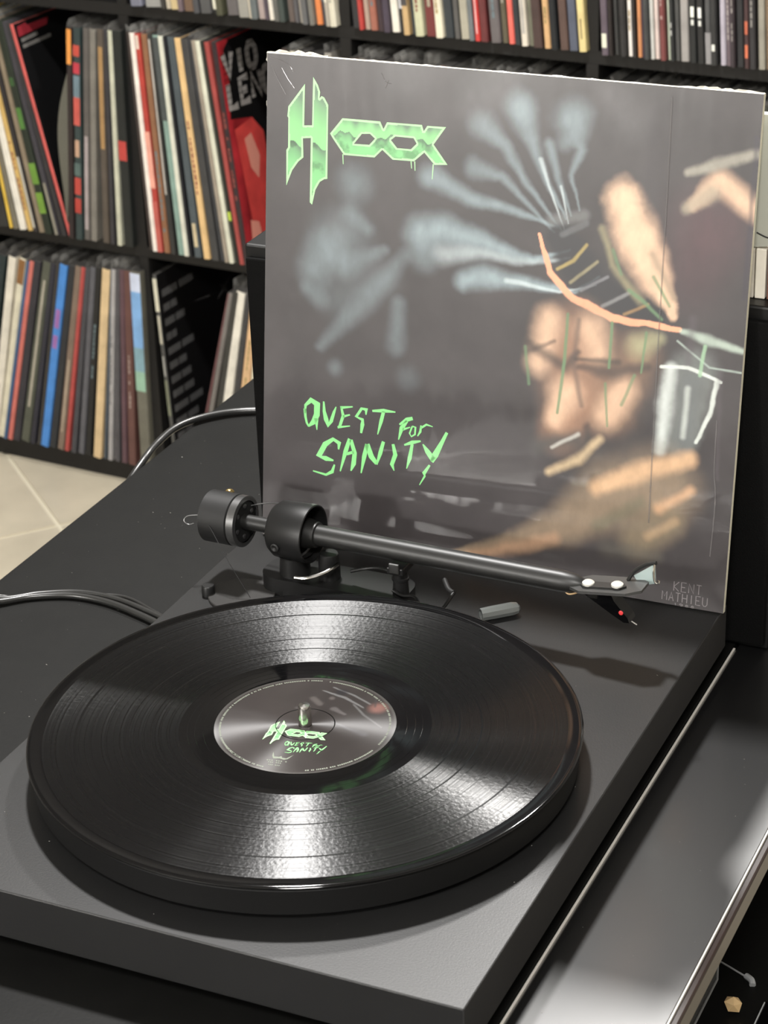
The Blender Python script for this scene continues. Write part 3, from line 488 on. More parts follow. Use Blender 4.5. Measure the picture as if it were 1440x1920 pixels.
# a bulging poly sleeve beside the upright group
m_poly = mat('grey_poly_sleeve', (96, 95, 86), 0.4, spec=.5)
mb = MB(); N = 14; vs = []
for k in range(N + 1):
    t = k / N; z = .012 + t * .27; y0 = -.012 - .0 * t; bul = .024 * math.sin(math.pi * min(1, t * 1.02)) ** 1.3 * (0.35 + t)
    vs += [(-.1145 + .040 * t - bul, y0, z), (-.1145 + .040 * t - bul * .3 + .001, .05, z), (-.1135 + .040 * t, y0 - .0, z), ]
mb.add(vs, [(3 * k, 3 * k + 1, 3 * k + 4, 3 * k + 3) for k in range(N)] + [(3 * k, 3 * k + 3, 3 * k + 5, 3 * k + 2) for k in range(N)])
mb = mb.build('loose_poly_sleeve', m_poly, M=SM @ Matrix.Translation((0, 0, BT + P)))
tag(mb, 'grey loose poly sleeve bulging out beside the upright records, middle row', 'record sleeve')
# ---------------------------------------------------------------- bench
m_bench = mat('matte_black_veneer', (16, 16, 15), 0.52, spec=.16, mottle=.12, mscale=60, bump=.08, bscale=500)
m_gloss = mat('black_glass', (12, 12, 13), 0.38, spec=.85, coat=.5, coat_rough=.14, bump=.015, bscale=60)
m_trim = mat('pale_trim', (200, 196, 188), 0.45)
m_brown = mat('brown_edge', (40, 29, 25), 0.4, spec=.3, coat=.15, mottle=.08, mscale=30)
bench = empty('media_bench', (0.115, 0.25, FZ)); tag(bench, 'black media bench with a glossy glass front strip under the turntable', 'bench')
LB_ = Matrix.Translation((-0.115, -0.25, -FZ))
def bpart(mb, name, m, parent=bench, smooth=False): return mb.build(name, m, parent, smooth, M=LB_ if parent is bench else None)
BY0, BY1 = -.62, 1.02
bpart(MB().box(-.169, .3185, BY0, BY1, TZ - .022, TZ, bev=.0012), 'top_board', m_bench)
bpart(MB().box(.3190, .3204, BY0, .4395, TZ - .02, TZ + .0006, bev=.0002), 'trim_strip', m_trim)
bpart(MB().box(.3936, .3945, BY0, BY1, TZ - .004, TZ + .0003), 'bevel_highlight', m_trim)  # pale strip painted in for the highlight along the glass bevel
g = bpart(MB().box(.3208, .3938, BY0, BY1, TZ - .012, TZ, bev=.0008), 'glass_strip', m_gloss)
bpart(MB().box(.3930, .3985, BY0, BY1, TZ - .0155, TZ - .0015, bev=.0012), 'front_edge', m_brown)
bpart(MB().box(-.16, .386, BY0 + .02, BY1 - .02, -.226, -.205, bev=.001), 'lower_shelf', m_bench)
bpart(MB().box(-.16, .300, BY0 + .02, BY1 - .02, FZ + .04, FZ + .06), 'base_board', m_bench)
bpart(MB().box(-.165, -.155, BY0 + .02, BY1 - .02, FZ + .06, TZ - .022), 'dark_backing', m_dark)
for y in (BY0 + .02, BY1 - .045):
    bpart(MB().box(-.155, .30, y, y + .025, -.205, TZ - .022), 'end_panel', m_bench); bpart(MB().box(-.155, .30, y, y + .025, FZ + .06, -.226), 'end_panel', m_bench)
for x in (-.14, .26):
    for y in (BY0 + .04, BY1 - .08): bpart(MB().box(x, x + .04, y, y + .04, FZ, FZ + .04), 'foot', m_dark)

# ---------------------------------------------------------------- loudspeaker the album leans on
m_spk = mat('black_ash_cabinet', (12, 12, 12), 0.4, spec=.35, mottle=.1, mscale=50)
m_grille = mat('black_grille_cloth', (10, 10, 10), 0.8, spec=.1, bump=.4, bscale=1500)
SX0, SX1, SY0, SZ1 = -.0135, .3395, .4405, .1855
spk = empty('loudspeaker', ((SX0 + SX1) / 2, SY0 + .15, TZ)); tag(spk, 'black box loudspeaker standing behind the leaning album', 'loudspeaker')
LS = Matrix.Translation((-(SX0 + SX1) / 2, -(SY0 + .15), -TZ))
MB().box(SX0, SX1, SY0 + .004, SY0 + .30, TZ + .0003, SZ1, bev=.0015).build('cabinet', m_spk, spk, M=LS)
MB().box(SX0 + .002, SX1 - .002, SY0, SY0 + .0042, TZ + .004, SZ1 - .008, bev=.0012).build('grille', m_grille, spk, M=LS)

# things standing on the loudspeaker at the right edge
m_paper = mat('grey_card', (168, 169, 158), 0.75, mottle=.05, mscale=14, bump=.15, bscale=40)
for x, w, c, lb in ((.3145, .0070, (206, 200, 188), 'cream booklet standing on the loudspeaker right beside the album edge'), (.3218, .0062, (232, 226, 212), 'white booklet standing on the loudspeaker, middle of the three'), (.3288, .0058, (140, 100, 86), 'brown booklet standing on the loudspeaker at the photo right edge')):
    o = MB().box(x - w / 2, x + w / 2, .4560, .5200, SZ1 + .0002, SZ1 + .0310, bev=.0006).build('booklet', spine_mat(c)); tag(o, lb, 'booklet', 'booklets on the loudspeaker')
pts = [(.245, .2195), (.300, .2170), (.318, .2172), (.332, .2192), (.3385, .2230), (.3385, .293), (.334, .2965), (.245, .2965)]
pan = MB().prism(pts, lambda x, z, y: (x, y, z), (.4565, .4625)).build('card_folder', m_paper)
tag(pan, 'pale grey card folder with a curved lower corner standing on booklets behind the album', 'folder')
MB().tube([(.3185, .4563, .2262), (.3240, .4563, .2240), (.3300, .4563, .2232), (.3384, .4563, .2236)], .0004, 6).build('crease', m_dark, pan)
MB().box(.3310, .3388, .4558, .4630, .2910, .2975, bev=.0006).build('blue_tab', mat('navy_tab', (44, 44, 88), .5), pan)

# ---------------------------------------------------------------- sofa added unseen behind the camera to darken the album film's reflection
m_sofa = mat('charcoal_fabric', (40, 38, 38), .95, spec=.1, mottle=.1, mscale=60)
sofa = empty('sofa', M=SM @ Matrix.Translation((.95, -3.62, 0))); tag(sofa, 'low charcoal fabric sofa added unseen behind the camera to darken the album reflection', 'sofa')
MB().box(-.85, .85, -.42, -.20, .10, .54, bev=.04).build('backrest', m_sofa, sofa); MB().box(-.85, .85, -.20, .42, .10, .26, bev=.03).build('base', m_sofa, sofa)
for x in (-.80, .02): MB().box(x + .02, x + .76, -.20, .40, .26, .40, bev=.04).build('seat_cushion', m_sofa, sofa)
for x in (-1.02, .85): MB().box(x, x + .17, -.42, .42, .10, .50, bev=.04).build('armrest', m_sofa, sofa)
for x in (-.9, .85):
    for y in (-.36, .32): MB().box(x, x + .05, y, y + .05, .0, .10).build('leg', m_dark, sofa)

# ---------------------------------------------------------------- turntable
m_plinth = mat('black_satin_plinth', (30, 30, 30), 0.40, spec=.5, mottle=.05, mscale=25, bump=.06, bscale=900)
m_side = mat('plinth_black_lit', (46, 45, 44), 0.5, spec=.35, mottle=.05, mscale=40)  # plinth black made lighter: light on the front face put into the colour
m_matte = mat('matte_black_metal', (22, 22, 22), 0.42, spec=.4)
m_arm = mat('satin_black_arm', (28, 28, 27), 0.42, spec=.5)
m_rub = mat('black_rubber', (17, 17, 17), 0.6)
m_steel = mat('bright_steel', (205, 203, 198), 0.16, metal=1)
m_ring = mat('grey_dial_ring', (112, 112, 112), 0.3, metal=.8)
m_platter = mat('black_platter', (15, 15, 15), 0.55, spec=.25)
PW, PD, PT = .3195, .419, .0293
tt = empty('turntable', (PW / 2, PD / 2, TZ)); tag(tt, 'black record player with flat square plinth and straight tonearm', 'turntable')
LT = Matrix.Translation((-PW / 2, -PD / 2, -TZ))
def tpart(mb, name, m, parent=tt, smooth=False): return mb.build(name, m, parent, smooth, M=LT if parent is tt else None)
mb = MB(); mb.box(0, PW, 0, PD, -PT, 0, bev=.0007)
mb.mi = [1 if all(abs(mb.v[i][0] - PW) < .0003 for i in f) else 0 for f in mb.f]
tpart(mb, 'plinth', [m_plinth, m_side])
for x in (.045, PW - .06):
    for y in (.06, PD - .06): tpart(MB().lathe([(TZ + .0002, .017), (TZ + .004, .018), (-PT, .013)], (x, y, 0), n=32), 'foot', m_rub, smooth=True)
RC = Vector((.15784, .16598, 0)); RZ = .02305
tpart(MB().lathe([(0.0002, .055), (.0045, .055), (.0045, .146), (.0055, .1485), (.019, .1485), (RZ - .0022, .147)], RC, n=128), 'platter', m_platter, smooth=True)
tpart(MB().lathe([(RZ - .003, .0036), (RZ + .0105, .0036), (RZ + .0122, .0030), (RZ + .0126, .0)], RC, n=32), 'spindle', m_steel, smooth=True)
tpart(MB().lathe([(.0002, .0042), (.0064, .0042), (.0072, .0036), (.0072, 0)], (.0155, .3165, 0), n=32), 'power_button', m_matte, smooth=True)
# tonearm base: rounded foot plate, posts
def stadium(x0, x1, y0, y1, r, n=8):
    pts = []
    for cx, cy, a0 in ((x1 - r, y0 + r, -90), (x1 - r, y1 - r, 0), (x0 + r, y1 - r, 90), (x0 + r, y0 + r, 180)):
        for k in range(n + 1):
            a = math.radians(a0 + 90 * k / n); pts.append((cx + r * math.cos(a), cy + r * math.sin(a)))
    return pts
flat = lambda x, y, h: (x, y, h)
tpart(MB().prism(stadium(.042, .141, .331, .362, .012), flat, (.0003, .0115)).add([], []), 'tonearm_base', m_matte, smooth=True)
tpart(MB().lathe([(.0003, .021), (.0016, .021), (.0020, .0205), (.002, 0)], (.036, .322, 0), n=48), 'base_disc', m_side, smooth=True)
PV = Vector((.066, .344, .0405)); AE = Vector((.2560, .3345, .0435)); AD = (AE - PV).normalized(); AS = Vector((0, 0, 1)).cross(AD).normalized(); AU = AD.cross(AS)
AL = (AE - PV).length
def arm(t, s=0, h=0): return tuple(PV + AD * t + AS * s + AU * h)
tpart(MB().lathe([(.0115, .010), (.024, .009), (.026, .012)], (PV.x - .003, PV.y, 0), n=32), 'pivot_post', m_matte, smooth=True)
# gimbal housing: open drum around the arm
mb = MB().lathe([(-.0145, .010), (-.0145, .0155), (-.011, .0178), (.008, .0186), (.0112, .0184), (.0116, .0178), (.0112, .0170), (.009, .0166), (-.009, .0160), (-.009, .010)], PV, AD, n=64, cap=False)
hs = tpart(mb, 'pivot_housing', m_matte, smooth=True)
MB().lathe([(0, .0028), (.0012, .0028), (.0016, .002), (.0006, 0)], Vector(arm(-.006, -.0178, -.004)), -AS, n=20).build('bearing_screw', m_rub, hs, smooth=True)
MB().tube([arm(.004 + .0 * k, -.014 + .028 * k / 8, -.0145 + .004 * ((k - 4) / 4) ** 2) for k in range(9)], .0009, 8).build('bearing_yoke', m_ring, hs, smooth=True)
mb = MB().tube([(.074 + .0, .322, .0205), (.083, .3225, .0215), (.092, .329, .024), (.096, .338, .026)], .0013, 8)
tpart(mb, 'lift_arc', m_steel, smooth=True)
# arm tube and what it carries
mb = MB().lathe([(-.040, .0048), (-.004, .0048), (-.003, .0098), (.008, .0094), (.0145, .0080), (.0150, .0066), (AL - .012, .0066), (AL - .004, .0058), (AL + .002, .0034), (AL + .004, .0015)], PV, AD, n=48)
ta_ = tpart(mb, 'tonearm', m_arm, smooth=True)
MB().lathe([(-.0635, .0150), (-.0625, .0165), (-.0435, .0165), (-.0430, .0158), (-.0425, .0150)], PV, AD, n=56).build('counterweight', m_rub, ta_, smooth=True)
MB().lathe([(-.0424, .0152), (-.0422, .0164), (-.0372, .0164), (-.0368, .0150), (-.0368, .0135)], PV, AD, n=56, cap=False).build('weight_dial', m_ring, ta_, smooth=True)
mb = MB().lathe([(-.0420, .0134), (-.0380, .0134), (-.0384, .006)], PV, AD, n=48)
mb.build('weight_core', m_rub, ta_, smooth=True)
for k in range(6):
    a = math.radians(60 * k + 20); MB().lathe([(-.0381, .0016), (-.0376, .0016), (-.0374, .0010), (-.0374, 0)], Vector(arm(0, .0098 * math.cos(a), .0098 * math.sin(a))), AD, n=10).build('dial_rivet', m_ring, ta_, smooth=True)
T0 = AL - .010
m_white = mat('white_metal_screw', (222, 220, 212), .3, metal=.3); m_shell = mat('grey_headshell', (58, 58, 57), .4, spec=.5)
outline = [(T0, -.0030), (T0 + .012, -.0105), (T0 + .041, -.0105), (T0 + .049, -.0050), (T0 + .049, .0065), (T0 + .042, .0112), (T0 + .012, .0112), (T0, .0032)]
def hsf(t, s, h): q = (t - T0) * .13; return arm(t, s, h + q - .001)
MB().prism(outline, hsf, (-.0009, .0009)).build('headshell', m_shell, ta_)
MB().prism([(T0 + .013, -.0066), (T0 + .036, -.0066), (T0 + .039, -.0030), (T0 + .036, .0004), (T0 + .013, .0004), (T0 + .010, -.0030)], hsf, (.0009, .0022)).build('mounting_plate', m_arm, ta_)
for t in (.0155, .0335): MB().lathe([(0, .0036), (.0012, .0036), (.0020, .0027), (.0022, 0)], Vector(hsf(T0 + t, -.0034, .0022)), AU, n=20).build('cartridge_screw', m_white, ta_, smooth=True)
mb = MB().tube([hsf(T0 + .036, .007, .001), hsf(T0 + .039, .0088, .006), hsf(T0 + .046, .0094, .0105), hsf(T0 + .0525, .0094, .0120)], .0012, 8)
mb.build('finger_lift', m_arm, ta_, smooth=True)
m_pearl = mat('pale_lift_plate', (158, 174, 172), 0.2, spec=.6, coat=.5)
mb = MB(); F = [hsf(T0 + .039, .0085, .0035), hsf(T0 + .0515, .0094, .0112), hsf(T0 + .0522, .0090, -.0012), hsf(T0 + .0425, .0085, -.0028)]
B = [tuple(Vector(p) + AS * .0009) for p in F]; mb.add(F + B, [(0, 1, 2, 3), (7, 6, 5, 4), (0, 4, 5, 1), (1, 5, 6, 2), (2, 6, 7, 3), (3, 7, 4, 0)]); mb.build('lift_plate', m_pearl, ta_)
MB().tube([hsf(T0 + .0515, .0088, .0115), hsf(T0 + .0512, .0084, .006), hsf(T0 + .0520, .0082, .0005), hsf(T0 + .0540, .0080, -.0006), hsf(T0 + .0545, .0082, .0012)], .00065, 8).build('lift_curl', m_steel, ta_, smooth=True)
m_cart = mat('glossy_black_cartridge', (8, 8, 9), 0.15, spec=.4)
side = [(T0 + .010, -.0016), (T0 + .030, -.0016), (T0 + .032, -.006), (T0 + .0405, -.0155), (T0 + .0415, -.0185), (T0 + .038, -.0188), (T0 + .030, -.0145), (T0 + .012, -.0040)]
MB().prism(side, lambda t, h, s: arm(t, s, h + .002), (-.0052, .0046)).build('cartridge', m_cart, ta_)
mb = MB().lathe([(0, .0014), (.0004, .0014), (.0006, .0009), (.0006, 0)], Vector(arm(T0 + .0365, -.0053, -.0105)), -AS, n=16); mb.build('cartridge_mark', mat('red_mark', (214, 60, 62), .4), ta_)
mb = MB().tube([arm(T0 + .039, -.0005, -.0165), arm(T0 + .0445, -.0005, -.0192)], .00045, 6); mb.build('stylus', m_steel, ta_)
MB().prism([(T0 + .016, -.0002), (T0 + .022, -.0002), (T0 + .022, -.004), (T0 + .016, -.004)], lambda t, h, s: arm(t, s, h), (-.0062, -.0053)).build('cartridge_clip', m_steel, ta_)
for k, c in enumerate(((190, 160, 120), (170, 60, 56), (60, 110, 80), (200, 200, 196))):
    s = -.005 + .003 * k; MB().tube([arm(T0 - .002, s * .3, -.003), arm(T0 + .003, s * .8, -.0055), arm(T0 + .010, s, -.0025)], .0005, 6).build('cartridge_wire', mat('wire_%d' % k, c, .5), ta_, smooth=True)
# lift bank and arm rest
tpart(MB().lathe([(.0115, .0068), (.022, .0068), (.028, .0060), (.0285, .0054), (.0285, 0)], (.0862, .3455, 0), n=32), 'lift_post', m_matte, smooth=True)
ap = Vector(PV + AD * .071)
mb = MB().lathe([(.0115, .0052), (.0215, .0046), (.0220, .0054), (.0235, .0054), (.0240, .0046), (.0315, .0042)], (ap.x, ap.y, 0), n=28)
rest = tpart(mb, 'arm_rest_post', m_matte, smooth=True)
MB().box(ap.x - .0055, ap.x + .0055, ap.y - .0085, ap.y + .0085, .0285, .0335, bev=.0008).build('rest_cradle', m_matte, rest)
MB().box(ap.x - .0035, ap.x + .0035, ap.y - .0098, ap.y - .0078, .0300, .0368, bev=.0006).build('rest_clip', m_arm, rest)
mb = MB().tube([(.1025, .3425, .0200), (.112, .3420, .0238), (.122, .3412, .0265), (ap.x - .004, ap.y - .004, .0285)], [.0012, .0010, .0009], 8); tpart(mb, 'lift_bar', m_matte, smooth=True)
mb = MB().tube([(ap.x - .003, ap.y - .0055, .0165), (ap.x + .004, ap.y - .007, .0150), (ap.x + .012, ap.y - .007, .0155), (ap.x + .020, ap.y - .014, .0140), (ap.x + .030, ap.y - .016, .0130), (ap.x + .0335, ap.y - .012, .0150), (ap.x + .0345, ap.y + .001, .0185)], .0011, 8)
lev = tpart(mb, 'cueing_lever', m_matte, smooth=True)
MB().tube([(ap.x + .0345, ap.y + .001, .0185), (ap.x + .030, ap.y + .004, .0185), (ap.x + .024, ap.y + .012, .0200)], .0017, 10).build('lever_tip', m_rub, lev, smooth=True)
# anti-skating wire and thread
mb = MB().tube([arm(-.014, .010, .012), arm(-.030, .012, .0085), arm(-.052, .004, .0035), arm(-.058, -.002, .0030), arm(-.066, -.008, .0030)], .00045, 6); tpart(mb, 'anti_skate_wire', m_ring, smooth=True)
mb = MB().tube([arm(-.066 + .0, -.008, .003), arm(-.0725, -.011, .0026), arm(-.0745, -.013, .0000), arm(-.0715, -.013, -.0022), arm(-.068, -.012, -.0012)], .00035, 6); tpart(mb, 'wire_hook', m_ring, smooth=True)
mb = MB().tube([arm(-.054, -.0165, .002), (.030, .3205, .022), (.0445, .3175, .0030)], .00025, 6, smooth=0); tpart(mb, 'weight_thread', m_rub)
# ---------------------------------------------------------------- printing helper: strokes of soft colour on a grid of small faces
def noise2(x, y, seed, octs=4):
    r = np.random.RandomState(seed); out = 0 * x; amp = 1.0; tot = 0
    for o in range(octs):
        g = r.rand(72, 72); fx = (x * 2 ** o) % 70; fy = (y * 2 ** o) % 70
        i = fx.astype(int); j = fy.astype(int); u = fx - i; v = fy - j; u = u * u * (3 - 2 * u); v = v * v * (3 - 2 * v)
        out = out + amp * ((g[i, j] * (1 - u) + g[i + 1, j] * u) * (1 - v) + (g[i, j + 1] * (1 - u) + g[i + 1, j + 1] * u) * v); tot += amp; amp *= .5
    return out / tot
def stroke_field(X, Y, pts):
    """signed closeness of every grid point to a stroke: 1 on the spine, 0 at its rim"""
    best = np.full(X.shape, -9.0)
    if len(pts) == 1: pts = [pts[0], (pts[0][0] + .01, pts[0][1], pts[0][2])]
    for (x0, y0, r0), (x1, y1, r1) in zip(pts[:-1], pts[1:]):
        dx, dy = x1 - x0, y1 - y0; L = dx * dx + dy * dy + 1e-9
        t = np.clip(((X - x0) * dx + (Y - y0) * dy) / L, 0, 1)
        d = np.hypot(X - x0 - t * dx, Y - y0 - t * dy); r = r0 + (r1 - r0) * t
        best = np.maximum(best, 1 - d / r)
    return best
def paint(X, Y, base, strokes, gain=1.0, seed=3):
    C = np.array(lin(base))[None, :] * np.ones(X.shape + (1,)); n1 = noise2(X / 26, Y / 26, seed); n2 = noise2(X / 5, Y / 9, seed + 1); n3 = noise2(X / 2.2, Y / 3.4, seed + 2)
    C *= (0.72 + .56 * n1)[..., None]
    wx = (noise2(X / 9, Y / 9, seed + 5) - .5) * 5.0; wy = (noise2(X / 9, Y / 9, seed + 6) - .5) * 5.0
    for pts, col, al, soft in strokes:
        rm = max(p[2] for p in pts); k = min(1, rm / 7) * (.55 if soft > .75 else 1)
        q = stroke_field(X + wx * k, Y + wy * k, pts)
        a = np.clip(q / max(soft, .08), 0, 1); a = a * a * (3 - 2 * a) * al
        tex = .74 + .34 * n2 + .18 * n3 if soft < .75 else .70 + .40 * n2 + .08 * n3
        a = np.clip(a * (0.55 + .45 * tex + (.25 if soft < .6 else 0)), 0, 1)
        c = np.array(lin(col))[None, :] * (.62 + .5 * tex)[..., None] * gain
        C = C * (1 - a[..., None]) + c * a[..., None]
    return np.clip(C, 0.002, .95)
def grid_print(name, nx, ny, fxy, f3, colfn, m, parent, keep=None):
    u, v = np.meshgrid(np.linspace(0, 1, nx), np.linspace(0, 1, ny), indexing='ij'); X, Y = fxy(u, v); C = colfn(X, Y)
    V = f3(X, Y).reshape(-1, 3); idx = np.arange(nx * ny).reshape(nx, ny)
    Fq = np.stack([idx[:-1, :-1], idx[1:, :-1], idx[1:, 1:], idx[:-1, 1:]], -1).reshape(-1, 4)
    if keep is not None:
        K = keep(X, Y).reshape(-1); Fq = Fq[K[Fq].all(1)]
        used = np.unique(Fq); mp = np.full(nx * ny, -1); mp[used] = np.arange(len(used)); Fq = mp[Fq]; V = V[used]; C = C.reshape(-1, 3)[used]
    me = bpy.data.meshes.new(name); nf = len(Fq); me.vertices.add(len(V)); me.vertices.foreach_set('co', V.astype(np.float32).ravel())
    me.loops.add(nf * 4); me.loops.foreach_set('vertex_index', Fq.astype(np.int32).ravel()); me.polygons.add(nf); me.polygons.foreach_set('loop_start', np.arange(0, nf * 4, 4, dtype=np.int32))
    me.update(calc_edges=True); me.validate()
    at = me.color_attributes.new('print', 'FLOAT_COLOR', 'POINT'); cc = np.ones((len(V), 4), np.float32); cc[:, :3] = C.reshape(-1, 3); at.data.foreach_set('color', cc.ravel())
    me.materials.append(m); o = bpy.data.objects.new(name, me); COL.objects.link(o)
    if parent: o.parent = parent
    return o
def inside(X, Y, poly):
    c = np.zeros(X.shape, bool); n = len(poly)
    for i in range(n):
        x0, y0 = poly[i - 1]; x1, y1 = poly[i]
        cr = ((y0 > Y) != (y1 > Y)) & (X < (x1 - x0) * (Y - y0) / (y1 - y0 + 1e-12) + x0); c ^= cr
    return c
def edge_dist(X, Y, poly):
    d = np.full(X.shape, 1e9)
    for i in range(len(poly)):
        x0, y0 = poly[i - 1]; x1, y1 = poly[i]; dx, dy = x1 - x0, y1 - y0
        t = np.clip(((X - x0) * dx + (Y - y0) * dy) / (dx * dx + dy * dy + 1e-9), 0, 1); d = np.minimum(d, np.hypot(X - x0 - t * dx, Y - y0 - t * dy))
    return d

# ---------------------------------------------------------------- the album leaning at the back of the plinth
CS, CT = .3122, .0042
AM = Matrix.Translation((.00912, .40285, .0011)) @ Matrix.Rotation(.00604, 4, 'Z') @ Matrix.Rotation(-.14718, 4, 'X')
album = empty('album_sleeve', M=AM); tag(album, 'large dark record album with pale green titles leaning upright behind the turntable', 'record')
m_board = mat('cream_card_edge', (228, 224, 204), 0.6)
m_print = vmat('album_print', .45, coat=1.0, coat_rough=.045, coat_bump=.12)
MB().box(0, CS, .0001, CT, 0, CS).build('card_body', m_board, album)
grid_print('front_print', 540, 540, lambda u, v: (u * 312.2, v * 312.2), lambda X, Y: np.stack([X / 1000, 0 * X - .00006, Y / 1000], -1), lambda X, Y: paint(X, Y, (66, 62, 63), ART, gain=1.0), m_print, album)
m_lime = mat('pale_green_ink', (140, 226, 140), 0.45, coat=1.0, coat_rough=.05)
m_limed = mat('light_green_line', (176, 240, 168), 0.45, coat=1.0, coat_rough=.05)
m_logo = vmat('green_chrome_ink', .45, coat=1.0, coat_rough=.05)
m_sig = mat('grey_signature_ink', (124, 120, 120), 0.5, coat=1.0, coat_rough=.05)
cf = lambda k: (lambda x, y: (x / 1000, -k, y / 1000))
def logo_cols(X, Y):
    hor = np.where(X < 43, 258 + 2.2 * np.sin(X / 2.3), 267.5 + 1.3 * np.sin(X / 2.6) + .8 * np.sin(X / 1.1)); d = Y - hor
    g = lambda c: np.array(lin(c))
    k1 = np.clip(d / np.where(X < 43, 30, 9), 0, 1)[..., None]; k2 = np.clip(-d / np.where(X < 43, 26, 12), 0, 1)[..., None]
    up = g((140, 214, 138)) * (1 - k1 ** 2) + g((104, 134, 108)) * k1 ** 2; dn = g((92, 122, 96)) * (1 - k2) ** 3 + g((128, 204, 132)) * (1 - (1 - k2) ** 3)
    dn = dn * (1 - .45 * np.clip((noise2(X / 6, Y / 6, 9) - .5) * 5, 0, 1)[..., None])
    return np.where((d > 0)[..., None], up, dn)
def logo(parent, f_of, z1, z2, tag1, line=1.05, cell=.42, drips=True):
    mb = MB(); flat_poly(mb, H_, [], f_of(z1)); flat_poly(mb, E_, [h1_, h2_], f_of(z1))
    if drips:
        for s in DRIP: ribbon(mb, s, f_of(z1))
    o = mb.build(tag1, m_limed, parent)
    for nm, poly, holes in (('logo_shading', H_, []), ('logo_shading', E_, [h1_, h2_])):
        xs = [p[0] for p in poly]; ys = [p[1] for p in poly]; x0, x1, y0, y1 = min(xs), max(xs), min(ys), max(ys)
        def keep(X, Y):
            k = inside(X, Y, poly) & (edge_dist(X, Y, poly) > line * .95)
            for h in holes: k &= ~inside(X, Y, h) & (edge_dist(X, Y, h) > line * .9)
            return k
        fz = f_of(z2)
        def f3(X, Y):
            P0 = Vector(fz(0, 0)); Px = Vector(fz(1, 0)) - P0; Py = Vector(fz(0, 1)) - P0
            return np.array(P0)[None, None] + X[..., None] * np.array(Px)[None, None] + Y[..., None] * np.array(Py)[None, None]
        grid_print(nm, int((x1 - x0) / cell), int((y1 - y0) / cell), lambda u, v: (x0 + u * (x1 - x0), y0 + v * (y1 - y0)), f3, logo_cols, m_logo, o, keep)
    return o
logo(album, cf, .00022, .00030, 'band_logo')
mb = MB()
for s in QUEST: ribbon(mb, [(x, y, w * 1.22) for x, y, w in s], cf(.00022))
mb.build('title_lettering', m_lime, album)
mb = MB(); text(mb, 'KENT', 280.5, 9.4, 3.1, 1.6, .55, cf(.0002), h=6.0); text(mb, 'MATHIEU', 273.5, 2.6, 2.9, 1.35, .55, cf(.0002), h=5.6); text(mb, '1988', 281, -.0, 2.2, 1.4, .4, cf(.0002), h=1.6)
mb.build('signature_lettering', m_sig, album)
# cling film: gathered folds at the corners and along the edges, the sealed seam
m_wrap = mat('crumpled_clear_film', (226, 222, 212), 0.16, spec=.8, alpha=.5)
mb = MB(); rr = random.Random(4)
def crumple(x0, z0, x1, z1, n, amp, wide):
    P = []; dx, dz = x1 - x0, z1 - z0
    for k in range(n + 1):
        t = k / n; w = wide * (.35 + rr.random()) * math.sin(math.pi * min(.97, max(.03, t))) ** .5
        P.append((x0 + dx * t, z0 + dz * t, rr.uniform(-amp, amp), w))
    nx, nz = (-dz, dx); L = math.hypot(nx, nz); nx /= L; nz /= L
    vs = [(x - nx * .0006, .0004 + a * .2, z - nz * .0006) for x, z, a, w in P] + [(x + nx * w, .002 + a, z + nz * w) for x, z, a, w in P] + [(x + nx * w * .4, .0042 + a * .3, z + nz * w * .4) for x, z, a, w in P]
    m = n + 1
    mb.add(vs, [(k, k + 1, m + k + 1, m + k) for k in range(n)] + [(m + k, m + k + 1, 2 * m + k + 1, 2 * m + k) for k in range(n)])
crumple(-.0008, CS + .0003, .040, CS + .0002, 16, .0008, .0022)
crumple(.040, CS + .0001, .120, CS + .0001, 26, .0006, .0007)
crumple(.120, CS + .0001, .262, CS + .0001, 30, .0003, .0005)
crumple(.262, CS + .0001, CS, CS + .0002, 20, .0006, .0012)
crumple(-.0001, CS - .036, -.0001, CS - .028, 4, .0006, .0014)
crumple(-.0001, CS - .008, -.0001, CS + .0006, 5, .0006, .0014)
mb.build('film_edge', m_wrap, album, smooth=False)
m_fold = mat('clear_film_fold', (150, 146, 146), .1, spec=.8, alpha=.35)
for pts, rad in (([(2, 309.5), (9, 308.5), (15, 306), (18, 302)], .00022), ([(10, 304), (14, 298), (19, 292)], .00022), ([(3, 305), (8, 296), (13, 288)], .0002), ([(77, 306), (80, 301), (84, 300)], .00022), ([(82, 302), (80, 297)], .0002),
                 ([(259, 306), (260, 240), (260.5, 160), (262, 50)], .0005), ([(299.5, 120), (300, 90), (302.2, 70), (301.5, 35)], .00045)):
    MB().tube([(x / 1000, -.0003, z / 1000) for x, z in pts], rad, 6, smooth=4).build('film_fold', m_fold, album, smooth=True)

